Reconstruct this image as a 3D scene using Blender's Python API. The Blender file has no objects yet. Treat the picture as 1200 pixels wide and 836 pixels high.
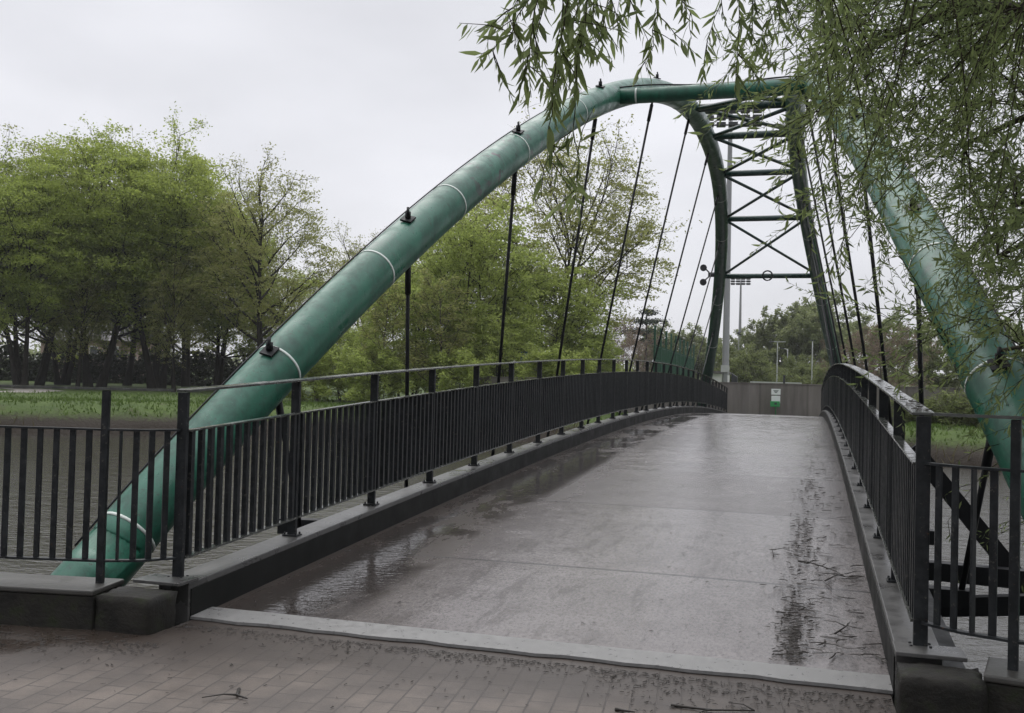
import bpy, math, random
import numpy as np
from mathutils import Vector, Matrix

# ------------------------------------------------------------------ camera, sky, sun, exposure
scene = bpy.context.scene
COL = scene.collection
CAMX, CAMZ, FPX = 1.6817, 1.6, 1178.04
PITCH, ROLL, YAW = 0.02377, 0.02559, -0.28835
cy_, sy_, cp_, sp_ = math.cos(YAW), math.sin(YAW), math.cos(PITCH), math.sin(PITCH)
FWD = Vector((sy_ * cp_, cy_ * cp_, sp_))
UP0 = Vector((-sy_ * sp_, -cy_ * sp_, cp_))
RT0 = Vector((cy_, -sy_, 0))
RT = RT0 * math.cos(ROLL) + UP0 * math.sin(ROLL)
UP = UP0 * math.cos(ROLL) - RT0 * math.sin(ROLL)
camd = bpy.data.cameras.new('camera')
cam = bpy.data.objects.new('camera', camd)
COL.objects.link(cam)
camd.sensor_width = 36.0
camd.lens = FPX / 1200 * 36
camd.clip_start, camd.clip_end = 0.05, 5000
cam.matrix_world = Matrix(((RT.x, UP.x, -FWD.x, CAMX), (RT.y, UP.y, -FWD.y, 0), (RT.z, UP.z, -FWD.z, CAMZ), (0, 0, 0, 1)))
scene.camera = cam

SUN_EL, SUN_AZ = math.radians(55), math.radians(-35)     # azimuth from +Y, clockwise
world = bpy.data.worlds.new('World')
scene.world = world
world.use_nodes = True
wn, wl = world.node_tree.nodes, world.node_tree.links
wn.clear()
w_out = wn.new('ShaderNodeOutputWorld')
w_bg = wn.new('ShaderNodeBackground')
w_bg.inputs['Strength'].default_value = 0.1
sky = wn.new('ShaderNodeTexSky')
sky.sky_type = 'NISHITA'
sky.sun_disc = False
sky.sun_elevation = SUN_EL
sky.sun_rotation = SUN_AZ
sky.dust_density = 4.0
tc = wn.new('ShaderNodeTexCoord')
mp = wn.new('ShaderNodeMapping')
mp.inputs['Scale'].default_value = (1, 1, 2.6)
nz = wn.new('ShaderNodeTexNoise')
nz.inputs['Scale'].default_value = 2.1
nz.inputs['Detail'].default_value = 5
nz.inputs['Roughness'].default_value = 0.5
cr = wn.new('ShaderNodeValToRGB')
cr.color_ramp.elements[0].position = 0.32
cr.color_ramp.elements[0].color = (0.60, 0.607, 0.645, 1)
cr.color_ramp.elements[1].position = 0.68
cr.color_ramp.elements[1].color = (0.76, 0.765, 0.81, 1)
sc10 = wn.new('ShaderNodeVectorMath')
sc10.operation = 'SCALE'
mixw = wn.new('ShaderNodeMix')
mixw.data_type = 'RGBA'
mixw.inputs['Factor'].default_value = 0.94               # thick cloud layer over the clear sky
# overcast luminance: bright towards the hidden sun and the zenith, dull behind
sepw = wn.new('ShaderNodeSeparateXYZ')
wl.new(tc.outputs['Generated'], sepw.inputs[0])
rz_ = wn.new('ShaderNodeMapRange')
rz_.interpolation_type = 'SMOOTHSTEP'
for i_, v_ in ((1, 0.42), (2, 1.0), (3, 0.0), (4, 2.0)): rz_.inputs[i_].default_value = v_
wl.new(sepw.outputs[2], rz_.inputs[0])
ry_ = wn.new('ShaderNodeMapRange')
ry_.interpolation_type = 'SMOOTHSTEP'
for i_, v_ in ((1, -0.7), (2, 0.75), (3, 0.62), (4, 1.0)): ry_.inputs[i_].default_value = v_
wl.new(sepw.outputs[1], ry_.inputs[0])
lum = wn.new('ShaderNodeMath')
lum.operation = 'ADD'
wl.new(rz_.outputs[0], lum.inputs[0])
wl.new(ry_.outputs[0], lum.inputs[1])
lum10 = wn.new('ShaderNodeMath')
lum10.operation = 'MULTIPLY'
lum10.inputs[1].default_value = 10.0
wl.new(lum.outputs[0], lum10.inputs[0])
wl.new(tc.outputs['Generated'], mp.inputs['Vector'])
wl.new(mp.outputs['Vector'], nz.inputs['Vector'])
wl.new(nz.outputs['Fac'], cr.inputs['Fac'])
wl.new(lum10.outputs[0], sc10.inputs['Scale'])
wl.new(cr.outputs['Color'], sc10.inputs[0])
wl.new(sky.outputs['Color'], mixw.inputs[6])
wl.new(sc10.outputs['Vector'], mixw.inputs[7])
wl.new(mixw.outputs[2], w_bg.inputs['Color'])
wl.new(w_bg.outputs['Background'], w_out.inputs['Surface'])

sund = bpy.data.lights.new('sun', 'SUN')
sund.energy = 0.8
sund.angle = math.radians(50)
sund.color = (1.0, 0.97, 0.93)
sun = bpy.data.objects.new('sun', sund)
COL.objects.link(sun)
sdir = Vector((math.sin(SUN_AZ) * math.cos(SUN_EL), math.cos(SUN_AZ) * math.cos(SUN_EL), math.sin(SUN_EL)))
sun.rotation_euler = sdir.to_track_quat('Z', 'Y').to_euler()
vs = scene.view_settings
vs.view_transform = 'Standard'
vs.look = 'None'
vs.exposure = 0.3
vs.gamma = 1.0
vs.use_curve_mapping = False
scene.cycles.max_bounces = 8
scene.cycles.diffuse_bounces = 5
scene.cycles.glossy_bounces = 3
scene.cycles.transmission_bounces = 3
scene.cycles.transparent_max_bounces = 6

rnd = random.Random(7)
npr = np.random.default_rng(7)

# ------------------------------------------------------------------ helpers
def site(px, dist, z=0.0):
    """ground position seen at a given bearing (as photo column) and depth"""
    xr = (px - 600) / FPX
    return Vector((CAMX + dist * (sy_ + xr * cy_), dist * (cy_ - xr * sy_), z))

def at(u, v, depth):
    p = FWD + RT * ((u - 600) / FPX) + UP * ((418 - v) / FPX)
    return Vector((CAMX, 0, CAMZ)) + p * depth

def tag(o, label=None, cat=None, group=None, kind=None):
    if label: o['label'] = label
    if cat: o['category'] = cat
    if group: o['group'] = group
    if kind: o['kind'] = kind
    return o

def thing(name, label, cat, loc=(0, 0, 0), group=None):
    o = bpy.data.objects.new(name, None)
    o.empty_display_size = 0.2
    COL.objects.link(o)
    o.location = loc
    return tag(o, label, cat, group)

class MB:
    def __init__(s):
        s.v, s.f, s.sm = [], [], []
    def add(s, vs, fs, smooth=False):
        b = len(s.v)
        s.v.extend([tuple(map(float, p)) for p in vs])
        s.f.extend([tuple(b + i for i in f) for f in fs])
        s.sm.extend([smooth] * len(fs))
    def box(s, c, size, rz=0.0, ax=None):
        hx, hy, hz = size[0] / 2, size[1] / 2, size[2] / 2
        pts = [(x, y, z) for z in (-hz, hz) for y in (-hy, hy) for x in (-hx, hx)]
        if ax is None:
            ca, sa = math.cos(rz), math.sin(rz)
            pts = [(c[0] + x * ca - y * sa, c[1] + x * sa + y * ca, c[2] + z) for x, y, z in pts]
        else:
            pts = [tuple(Vector(c) + ax[0] * x + ax[1] * y + ax[2] * z) for x, y, z in pts]
        s.add(pts, [(0, 2, 3, 1), (4, 5, 7, 6), (0, 1, 5, 4), (2, 6, 7, 3), (0, 4, 6, 2), (1, 3, 7, 5)])
    def bar(s, p, q, w, h):
        """flat bar from p to q, w wide level, h high"""
        p, q = Vector(p), Vector(q)
        d = (q - p)
        L = d.length
        d.normalize()
        sx = d.cross(Vector((0, 0, 1)))
        if sx.length < 1e-4: sx = Vector((1, 0, 0))
        sx.normalize()
        s.box((p + q) / 2, (w, L, h), ax=(sx, d, sx.cross(d)))
    def sweep(s, path, w, h, z0=0.0):
        """rectangular rail swept along a path (level section)"""
        n = len(path)
        pts = []
        for i, p in enumerate(path):
            a = Vector(path[max(i - 1, 0)]); b = Vector(path[min(i + 1, n - 1)])
            t = b - a
            t.z = 0
            t.normalize()
            m = 1.0
            if 0 < i < n - 1:
                t1 = (Vector(p) - a); t1.z = 0; t1.normalize()
                m = 1 / max(0.5, t.dot(t1))
            sd = Vector((t.y, -t.x, 0)) * (w / 2 * m)
            p = Vector(p)
            pts += [p - sd + Vector((0, 0, z0)), p + sd + Vector((0, 0, z0)), p + sd + Vector((0, 0, z0 + h)), p - sd + Vector((0, 0, z0 + h))]
        fs = [(0, 1, 2, 3), tuple(4 * (n - 1) + k for k in (3, 2, 1, 0))]
        for i in range(n - 1):
            for k in range(4):
                a, b = 4 * i + k, 4 * i + (k + 1) % 4
                fs.append((b, a, a + 4, b + 4))
        s.add(pts, fs)
    def tube(s, pts, rad, n=8, cap=True, smooth=True):
        P = np.asarray([tuple(p) for p in pts], float)
        m = len(P)
        R = np.full(m, rad) if np.isscalar(rad) else np.asarray(rad, float)
        T = np.gradient(P, axis=0)
        T /= np.linalg.norm(T, axis=1)[:, None] + 1e-12
        ref = np.array([0, 0, 1.0]) if abs(T[0][2]) < 0.9 else np.array([1.0, 0, 0])
        U = np.cross(T, ref)
        bad = np.linalg.norm(U, axis=1) < 1e-3
        U[bad] = np.cross(T[bad], [0.3, 1.0, 0.1])
        U /= np.linalg.norm(U, axis=1)[:, None]
        W = np.cross(T, U)
        a = np.arange(n) / n * 2 * math.pi
        ring = P[:, None, :] + R[:, None, None] * (np.cos(a)[None, :, None] * U[:, None, :] + np.sin(a)[None, :, None] * W[:, None, :])
        fs = []
        for i in range(m - 1):
            for k in range(n):
                k2 = (k + 1) % n
                fs.append((i * n + k, i * n + k2, (i + 1) * n + k2, (i + 1) * n + k))
        s.add(ring.reshape(-1, 3), fs, smooth)
        if cap:
            b = len(s.v) - m * n
            s.f.append(tuple(b + k for k in range(n))[::-1]); s.sm.append(False)
            s.f.append(tuple(b + (m - 1) * n + k for k in range(n))); s.sm.append(False)
    def build(s, name, mat, parent=None, bevel=0.0):
        me = bpy.data.meshes.new(name)
        off = Vector((0, 0, 0))
        pr = parent
        while pr is not None:
            off += pr.location
            pr = pr.parent
        V = np.array(s.v, float) - np.array(off)
        me.from_pydata(V.tolist(), [], s.f)
        me.polygons.foreach_set('use_smooth', s.sm)
        me.materials.append(mat)
        me.update()
        o = bpy.data.objects.new(name, me)
        COL.objects.link(o)
        if parent is not None: o.parent = parent
        if bevel:
            b = o.modifiers.new('bevel', 'BEVEL')
            b.width = bevel; b.segments = 2; b.limit_method = 'ANGLE'
        return o

def rough_box(mb, c, size, n, amp):
    """worn block: gridded box with rounded, chipped edges"""
    idx, pts, fs = {}, [], []
    def key(i, j, k):
        if (i, j, k) not in idx:
            u = Vector((i / n * 2 - 1, j / n * 2 - 1, k / n * 2 - 1))
            edge_ = sorted(abs(q) for q in u)[1]
            w = 1 - 0.05 * max(0, edge_ - 0.72) / 0.28 * rnd.uniform(0.3, 1.6)
            p = Vector((u.x * size[0] / 2 * w, u.y * size[1] / 2 * w, u.z * size[2] / 2 * w))
            idx[(i, j, k)] = len(pts)
            pts.append(Vector(c) + p + Vector((rnd.uniform(-1, 1), rnd.uniform(-1, 1), rnd.uniform(-1, 1))) * amp * 0.35)
        return idx[(i, j, k)]
    for a in range(n):
        for b in range(n):
            for e in (0, n):
                q = [(a, b), (a + 1, b), (a + 1, b + 1), (a, b + 1)]
                if e == 0: q = q[::-1]
                fs.append([key(x_, y_, e) for x_, y_ in q])
                fs.append([key(e, x_, y_) for x_, y_ in q])
                fs.append([key(y_, e, x_) for x_, y_ in q])
    mb.add(pts, fs, True)

def copy_tree(o, parent=None):
    c = o.copy()
    COL.objects.link(c)
    if parent is not None: c.parent = parent
    for ch in list(o.children): copy_tree(ch, c)
    return c

# ------------------------------------------------------------------ materials
class NT:
    def __init__(s, name):
        s.m = bpy.data.materials.new(name)
        s.m.use_nodes = True
        s.t = s.m.node_tree
        s.b = s.t.nodes['Principled BSDF']
        s.out = s.t.nodes['Material Output']
        s.pos = None
    def n(s, typ, **kw):
        nd = s.t.nodes.new(typ)
        for k, v in kw.items(): setattr(nd, k, v)
        return nd
    def l(s, a, b): s.t.links.new(a, b)
    def position(s):
        if s.pos is None: s.pos = s.n('ShaderNodeNewGeometry').outputs['Position']
        return s.pos
    def mapped(s, scale=(1, 1, 1), rot=(0, 0, 0), src=None):
        m = s.n('ShaderNodeMapping')
        m.inputs['Scale'].default_value = scale
        m.inputs['Rotation'].default_value = rot
        s.l(src or s.position(), m.inputs['Vector'])
        return m.outputs['Vector']
    def noise(s, scale, detail=4, rough=0.55, vec=None, dist=0.0):
        nd = s.n('ShaderNodeTexNoise')
        nd.inputs['Scale'].default_value = scale
        nd.inputs['Detail'].default_value = detail
        nd.inputs['Roughness'].default_value = rough
        nd.inputs['Distortion'].default_value = dist
        s.l(vec or s.position(), nd.inputs['Vector'])
        return nd.outputs['Fac']
    def ramp(s, fac, stops):
        r = s.n('ShaderNodeValToRGB')
        e = r.color_ramp.elements
        while len(e) < len(stops): e.new(0.5)
        for i, (p, c) in enumerate(stops):
            e[i].position = p
            e[i].color = (c, c, c, 1) if np.isscalar(c) else (*c, 1)
        s.l(fac, r.inputs['Fac'])
        return r.outputs['Color']
    def mix(s, fac, a, b, mode='MIX'):
        m = s.n('ShaderNodeMix', data_type='RGBA', blend_type=mode)
        for i, x in ((0, fac), (6, a), (7, b)):
            if hasattr(x, 'links') or hasattr(x, 'is_linked'): s.l(x, m.inputs[i])
            elif i == 0: m.inputs[0].default_value = x
            else: m.inputs[i].default_value = (x, x, x, 1) if np.isscalar(x) else (*x, 1)
        return m.outputs[2]
    def math(s, op, a, b=0.0, clamp=False):
        m = s.n('ShaderNodeMath', operation=op)
        m.use_clamp = clamp
        for i, x in enumerate((a, b)):
            if hasattr(x, 'is_linked'): s.l(x, m.inputs[i])
            else: m.inputs[i].default_value = x
        return m.outputs[0]
    def sep(s):
        x = s.n('ShaderNodeSeparateXYZ')
        s.l(s.position(), x.inputs[0])
        return x.outputs
    def bump(s, h, strength=0.3, dist=0.01):
        b = s.n('ShaderNodeBump')
        b.inputs['Strength'].default_value = strength
        b.inputs['Distance'].default_value = dist
        s.l(h, b.inputs['Height'])
        s.l(b.outputs['Normal'], s.b.inputs['Normal'])
        return b
    def set(s, **kw):
        for k, v in kw.items():
            k = {'base': 'Base Color', 'rough': 'Roughness', 'spec': 'Specular IOR Level', 'metal': 'Metallic', 'coat': 'Coat Weight', 'coatr': 'Coat Roughness'}[k]
            if hasattr(v, 'is_linked'): s.l(v, s.b.inputs[k])
            else: s.b.inputs[k].default_value = (*v, 1) if k == 'Base Color' else v
        return s

def simple(name, col, rough=0.5, var=0.35, scale=6.0, bump=0.0, metal=0.0, spec=0.5):
    t = NT(name)
    f = t.noise(scale, 5, 0.6)
    c = t.mix(f, tuple(x * (1 - var) for x in col), tuple(min(1, x * (1 + var)) for x in col))
    r = t.ramp(f, [(0.3, max(0.05, rough - 0.12)), (0.7, min(1, rough + 0.12))])
    t.set(base=c, rough=r, metal=metal, spec=spec)
    if bump: t.bump(t.noise(scale * 12, 4), bump, 0.004)
    return t.m

# wet deck surfacing
t = NT('wet_deck')
x, y, z = t.sep()
big = t.noise(0.55, 5, 0.6)
streak = t.noise(1.5, 7, 0.62, dist=0.6)
fine = t.noise(55, 3, 0.7)
grain = t.noise(260, 2, 0.6)
xw = t.math('ADD', t.math('ADD', x, t.math('MULTIPLY', t.math('SUBTRACT', big, 0.5), 1.3)), t.math('MULTIPLY', t.math('SUBTRACT', t.noise(3.5, 6, 0.7), 0.5), 0.9))
gut_l = t.ramp(t.math('MULTIPLY', t.math('ADD', xw, 2.2), 0.46), [(0.0, 1.0), (0.34, 0.9), (0.55, 0.45), (0.8, 0.0)])   # left gutter silt
xr_ = t.math('ADD', x, t.math('MULTIPLY', t.math('SUBTRACT', streak, 0.5), 0.55))
wheel = t.ramp(t.math('ABSOLUTE', t.math('SUBTRACT', xr_, 1.62)), [(0.03, 1.0), (0.16, 0.0)])
pan = t.n('ShaderNodeTexWhiteNoise', noise_dimensions='1D')
t.l(t.math('FLOOR', t.math('ADD', t.math('MULTIPLY', t.math('ADD', y, -0.35), 1 / 3.0), 0.5)), pan.inputs['W'])
tone = t.math('ADD', t.math('MULTIPLY', streak, 0.7), t.math('MULTIPLY', pan.outputs['Value'], 0.3))
c = t.mix(t.ramp(tone, [(0.28, 0.0), (0.72, 1.0)]), (0.118, 0.103, 0.096), (0.285, 0.261, 0.252))
drag = t.noise(2.6, 6, 0.7, t.mapped((2.4, 0.5, 1), (0, 0, 0.5)))
c = t.mix(t.math('MULTIPLY', t.ramp(drag, [(0.53, 0.0), (0.62, 0.7)]), t.ramp(big, [(0.35, 0.2), (0.55, 1.0)])), c, (0.075, 0.062, 0.055))
c = t.mix(t.ramp(big, [(0.35, 0.0), (0.7, 0.5)]), c, (0.150, 0.134, 0.128))
c = t.mix(gut_l, c, (0.052, 0.039, 0.031))
c = t.mix(t.math('MULTIPLY', wheel, t.ramp(fine, [(0.42, 0.0), (0.6, 0.75)])), c, (0.045, 0.038, 0.033))
grit = t.noise(48, 5, 0.75, t.mapped((1.0, 0.55, 1)))
c = t.mix(t.ramp(grit, [(0.36, 0.6), (0.56, 0.0)]), c, (0.045, 0.041, 0.039))
c = t.mix(t.ramp(grit, [(0.62, 0.0), (0.75, 0.25)]), c, (0.25, 0.235, 0.23))
c = t.mix(t.ramp(grain, [(0.35, 0.35), (0.6, 0.0)]), c, (0.05, 0.046, 0.044))
# transverse joints every 3 m
fr = t.math('FRACT', t.math('MULTIPLY', t.math('ADD', t.math('ADD', y, -0.35), t.math('MULTIPLY', t.math('SUBTRACT', big, 0.5), 0.05)), 1 / 3.0))
jn = t.ramp(t.math('ABSOLUTE', t.math('SUBTRACT', fr, 0.5)), [(0.004, 1.0), (0.009, 0.0)])
c = t.mix(t.math('MULTIPLY', jn, 0.95), c, (0.05, 0.045, 0.043))
pud_n = t.noise(1.0, 8, 0.72, t.mapped((1.0, 0.5, 1)), dist=0.5)
lane = t.ramp(t.math('ABSOLUTE', t.math('ADD', x, 1.62)), [(0.30, 1.0), (0.50, 0.0)])
pud = t.math('MULTIPLY', lane, t.ramp(pud_n, [(0.44, 0.0), (0.52, 1.0)]))
film = t.ramp(t.math('ADD', t.math('MULTIPLY', t.noise(3.2, 7, 0.68, dist=0.8), 0.8), t.math('MULTIPLY', pan.outputs['Value'], 0.2)), [(0.44, 0.0), (0.52, 0.55), (0.60, 1.0)])
rough = t.mix(film, 0.24, 0.06)
rough = t.mix(gut_l, rough, 0.34)
rough = t.mix(pud, rough, 0.03)
c = t.mix(t.math('MULTIPLY', pud, 0.7), c, (0.035, 0.031, 0.028))
t.set(base=c, rough=rough, spec=0.75)
h = t.math('ADD', t.math('MULTIPLY', t.noise(28, 5, 0.7), 1.0), t.math('MULTIPLY', grain, 0.5))
ripp = t.math('MULTIPLY', t.noise(15, 3, 0.55, t.mapped((0.8, 1.3, 1))), 1.9)
h2 = t.mix(pud, h, ripp)
und = t.noise(7, 4, 0.6)
bm = t.bump(t.math('ADD', h2, t.math('MULTIPLY', und, 2.0)), 0.26, 0.006)
M_DECK = t.m

# block paving
t = NT('block_paving')
br = t.n('ShaderNodeTexBrick')
br.offset = 0.5
br.inputs['Scale'].default_value = 1.0
br.inputs['Brick Width'].default_value = 0.21
br.inputs['Row Height'].default_value = 0.125
br.inputs['Mortar Size'].default_value = 0.005
br.inputs['Mortar Smooth'].default_value = 0.3
br.inputs['Color1'].default_value = (0.098, 0.078, 0.063, 1)
br.inputs['Color2'].default_value = (0.148, 0.120, 0.098, 1)
br.inputs['Mortar'].default_value = (0.040, 0.033, 0.028, 1)
t.l(t.mapped((1, 1, 1), (0, 0, math.radians(84))), br.inputs['Vector'])
big = t.noise(0.9, 5, 0.6)
dirt = t.ramp(t.noise(2.2, 5, 0.65), [(0.40, 0.0), (0.62, 0.85)])
x, y, z = t.sep()
edge = t.ramp(t.math('ADD', t.math('ADD', t.math('ADD', y, -4.5), t.math('MULTIPLY', t.math('MAXIMUM', t.math('ADD', t.math('MULTIPLY', x, -1.0), -0.9), 0.0), 0.35)), t.math('MULTIPLY', t.math('SUBTRACT', big, 0.5), 1.3)), [(0.1, 0.0), (0.75, 1.0)])
c = t.mix(dirt, br.outputs['Color'], (0.058, 0.047, 0.040))
c = t.mix(t.math('MULTIPLY', edge, 0.85), c, (0.034, 0.025, 0.019))
c = t.mix(t.ramp(t.noise(120, 3, 0.7), [(0.35, 0.45), (0.55, 0.0)]), c, (0.03, 0.026, 0.023))
wet = t.math('MULTIPLY', t.ramp(t.noise(0.8, 4, 0.55, t.mapped((1, 1.6, 1))), [(0.5, 0.0), (0.6, 1.0)]), t.ramp(t.math('ADD', x, 2.6), [(0.0, 1.0), (0.9, 0.25)]))
t.set(base=c, rough=t.mix(wet, t.mix(big, 0.38, 0.6), 0.10), spec=0.45)
hh = t.math('ADD', t.math('MULTIPLY', br.outputs['Fac'], -1.0), t.math('MULTIPLY', t.noise(70, 4, 0.65), 0.5))
t.bump(hh, 0.5, 0.006)
M_PAVE = t.m

# green arch paint: streaked, algae on top, small bare patches
t = NT('green_arch_paint')
n1 = t.noise(1.6, 5, 0.62)
n2 = t.noise(9.0, 5, 0.7, t.mapped((1, 1, 0.35)))
c = t.mix(t.ramp(n1, [(0.3, 0.0), (0.7, 1.0)]), (0.008, 0.084, 0.048), (0.020, 0.135, 0.083))
c = t.mix(t.ramp(n2, [(0.50, 0.0), (0.8, 0.45)]), c, (0.014, 0.065, 0.044))
c = t.mix(t.ramp(t.noise(3.5, 6, 0.7), [(0.55, 0.0), (0.75, 0.4)]), c, (0.040, 0.155, 0.108))
x, y, z = t.sep()
strk = t.noise(7.0, 5, 0.65, t.mapped((1.0, 1.0, 0.22)))
c = t.mix(t.ramp(strk, [(0.50, 0.0), (0.72, 0.65)]), c, (0.010, 0.036, 0.026))
c = t.mix(t.ramp(t.noise(60, 3, 0.7), [(0.66, 0.0), (0.70, 0.6)]), c, (0.14, 0.20, 0.17))
far_shade = t.ramp(t.math('MULTIPLY', t.math('ADD', y, -19.0), 0.09), [(0.0, 0.0), (1.0, 0.85)])  # shade on the far half of the arch, painted in, deepening along y
c = t.mix(far_shade, c, (0.008, 0.040, 0.029))
spot = t.math('MULTIPLY', t.ramp(t.noise(6.5, 4, 0.6), [(0.585, 0.0), (0.605, 1.0)]), t.ramp(t.math('ABSOLUTE', t.math('SUBTRACT', y, 12.3)), [(0.7, 1.0), (1.6, 0.0)]))
c = t.mix(spot, c, (0.02, 0.022, 0.02))
grime = t.noise(2.4, 8, 0.78, dist=0.4)
c = t.mix(t.ramp(grime, [(0.50, 0.0), (0.62, 0.60)]), c, (0.012, 0.050, 0.034))
c = t.mix(t.ramp(t.noise(26, 5, 0.75), [(0.58, 0.0), (0.66, 0.7)]), c, (0.020, 0.030, 0.022))
t.set(base=c, rough=t.ramp(grime, [(0.35, 0.22), (0.65, 0.55)]), spec=0.45)
t.bump(t.noise(45, 5, 0.7), 0.14, 0.004)
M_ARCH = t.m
M_STRUT = simple('dark_green_strut_paint', (0.008, 0.032, 0.025), 0.32, 0.4, 5)
M_WELD = simple('pale_weld_tape', (0.50, 0.54, 0.50), 0.5, 0.25, 12)
M_BLACK = simple('black_steel', (0.012, 0.013, 0.014), 0.5, 0.3, 9, 0, 0, 0.2)
M_ROD = simple('black_hanger_rod', (0.010, 0.011, 0.012), 0.5, 0.3, 9, 0, 0, 0.2)
# railing paint, slightly blotched
t = NT('railing_paint')
f = t.noise(14, 5, 0.7)
c = t.mix(t.ramp(f, [(0.4, 0.0), (0.7, 1.0)]), (0.009, 0.0105, 0.0115), (0.026, 0.029, 0.031))
c = t.mix(t.ramp(t.noise(32, 5, 0.7), [(0.60, 0.0), (0.68, 0.8)]), c, (0.085, 0.078, 0.068))
c = t.mix(t.ramp(t.noise(22, 4, 0.7), [(0.66, 0.0), (0.72, 0.8)]), c, (0.060, 0.028, 0.014))
t.set(base=c, rough=t.ramp(f, [(0.3, 0.28), (0.7, 0.55)]), spec=0.22)
t.bump(t.noise(90, 4), 0.2, 0.003)
M_RAIL = t.m
t = NT('wet_handrail')
f = t.noise(9, 5, 0.7)
c = t.mix(t.ramp(f, [(0.35, 0.0), (0.7, 1.0)]), (0.03, 0.034, 0.03), (0.085, 0.088, 0.078))
t.set(base=c, rough=t.ramp(f, [(0.35, 0.10), (0.7, 0.35)]), spec=0.6)
t.bump(t.noise(60, 4), 0.15, 0.003)
M_HAND = t.m
# kerb plates
t = NT('wet_kerb_steel')
f = t.noise(3.2, 6, 0.65)
c = t.mix(t.ramp(f, [(0.35, 0.0), (0.7, 1.0)]), (0.045, 0.044, 0.042), (0.115, 0.113, 0.108))
c = t.mix(t.ramp(t.noise(30, 4, 0.7), [(0.55, 0.0), (0.75, 0.6)]), c, (0.03, 0.03, 0.024))
t.set(base=c, rough=t.ramp(f, [(0.3, 0.18), (0.7, 0.5)]), spec=0.5)
t.bump(t.noise(50, 5), 0.2, 0.004)
M_KERB = t.m
M_FACE = simple('dark_kerb_face', (0.010, 0.0105, 0.0095), 0.55, 0.5, 4, 0.2, 0.0, 0.15)
M_PLATE = simple('worn_expansion_plate', (0.19, 0.187, 0.18), 0.36, 0.45, 22, 0.6)
# mossy dark concrete
t = NT('mossy_concrete')
x, y, z = t.sep()
f = t.noise(4.5, 6, 0.65)
c = t.mix(t.ramp(f, [(0.35, 0.0), (0.7, 1.0)]), (0.011, 0.0105, 0.009), (0.034, 0.031, 0.026))
c = t.mix(t.ramp(t.noise(9, 5, 0.7), [(0.52, 0.0), (0.7, 0.8)]), c, (0.022, 0.030, 0.012))
t.set(base=c, rough=t.ramp(f, [(0.3, 0.45), (0.7, 0.8)]), spec=0.2)
t.bump(t.noise(28, 6, 0.7), 0.6, 0.02)
M_MOSS = t.m
M_COPE = simple('wet_coping_stone', (0.050, 0.048, 0.043), 0.4, 0.4, 5, 0.5)
# flood wall with vertical streaks
t = NT('flood_wall_concrete')
f = t.noise(0.5, 5, 0.6)
st = t.noise(2.4, 5, 0.7, t.mapped((1.0, 1.0, 0.10)))
c = t.mix(t.ramp(st, [(0.3, 0.0), (0.72, 1.0)]), (0.110, 0.101, 0.090), (0.205, 0.190, 0.171))
c = t.mix(t.ramp(f, [(0.4, 0.0), (0.7, 0.45)]), c, (0.11, 0.105, 0.078))
x, y, z = t.sep()
jn = t.ramp(t.math('ABSOLUTE', t.math('SUBTRACT', t.math('FRACT', t.math('MULTIPLY', t.math('ADD', x, 30.55), 0.42)), 0.5)), [(0.012, 1.0), (0.03, 0.0)])
c = t.mix(t.math('MULTIPLY', jn, 0.35), c, (0.04, 0.036, 0.031))
t.set(base=c, rough=0.75, spec=0.3)
t.bump(t.noise(12, 5), 0.3, 0.02)
M_WALL = t.m
# river
t = NT('river_water')
f = t.noise(0.15, 3)
t.set(base=t.mix(f, (0.026, 0.024, 0.019), (0.036, 0.033, 0.026)), rough=0.04, spec=0.5)
w1 = t.noise(5.5, 4, 0.6, t.mapped((0.7, 1.3, 1), (0, 0, -0.3)))
w2 = t.noise(1.3, 3, 0.5, t.mapped((0.6, 1.4, 1), (0, 0, -0.3)))
t.bump(t.math('ADD', t.math('MULTIPLY', w1, 0.8), w2), 0.55, 0.08)
M_WATER = t.m
# grass ground
t = NT('grass_ground')
f = t.noise(0.35, 6, 0.65)
g = t.noise(6, 5, 0.7)
c = t.mix(t.ramp(f, [(0.35, 0.0), (0.65, 1.0)]), (0.042, 0.068, 0.017), (0.080, 0.120, 0.028))
c = t.mix(t.ramp(t.noise(0.9, 5, 0.7), [(0.54, 0.0), (0.70, 0.7)]), c, (0.058, 0.050, 0.028))
x, y, z = t.sep()
c = t.mix(t.ramp(t.math('ADD', z, t.math('MULTIPLY', g, 0.4)), [(-0.0, 0.0), (0.0, 0.0)]), c, c)
mud = t.ramp(t.math('ADD', t.math('ADD', z, 1.35), t.math('MULTIPLY', t.math('SUBTRACT', g, 0.5), 0.9)), [(0.55, 1.0), (0.95, 0.0)])
c = t.mix(mud, c, (0.026, 0.020, 0.014))
t.set(base=c, rough=0.85, spec=0.2)
t.bump(g, 0.8, 0.1)
M_GRASS = t.m
M_PATH = simple('gravel_path', (0.26, 0.24, 0.21), 0.8, 0.2, 2)
M_CONC = simple('pale_concrete', (0.20, 0.19, 0.175), 0.7, 0.25, 2, 0.3)
M_GALV = simple('galvanised_steel', (0.30, 0.305, 0.31), 0.42, 0.15, 3, 0.0, 0.3)
M_PALE = simple('pale_grey_paint', (0.42, 0.43, 0.41), 0.5, 0.15, 3)
M_LAMP = simple('dark_lamp_housing', (0.03, 0.032, 0.035), 0.4, 0.2, 5)
M_FENCEG = simple('green_fence_paint', (0.010, 0.065, 0.035), 0.5, 0.25, 3)
M_BINW = simple('white_plastic', (0.62, 0.66, 0.62), 0.4, 0.08, 8)
M_BING = simple('green_plastic', (0.03, 0.24, 0.07), 0.4, 0.12, 8)
M_DKG = simple('dark_print', (0.04, 0.07, 0.05), 0.5, 0.2, 30)
M_SIGNB = simple('blue_sign_face', (0.025, 0.11, 0.24), 0.4, 0.1, 5)
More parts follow.
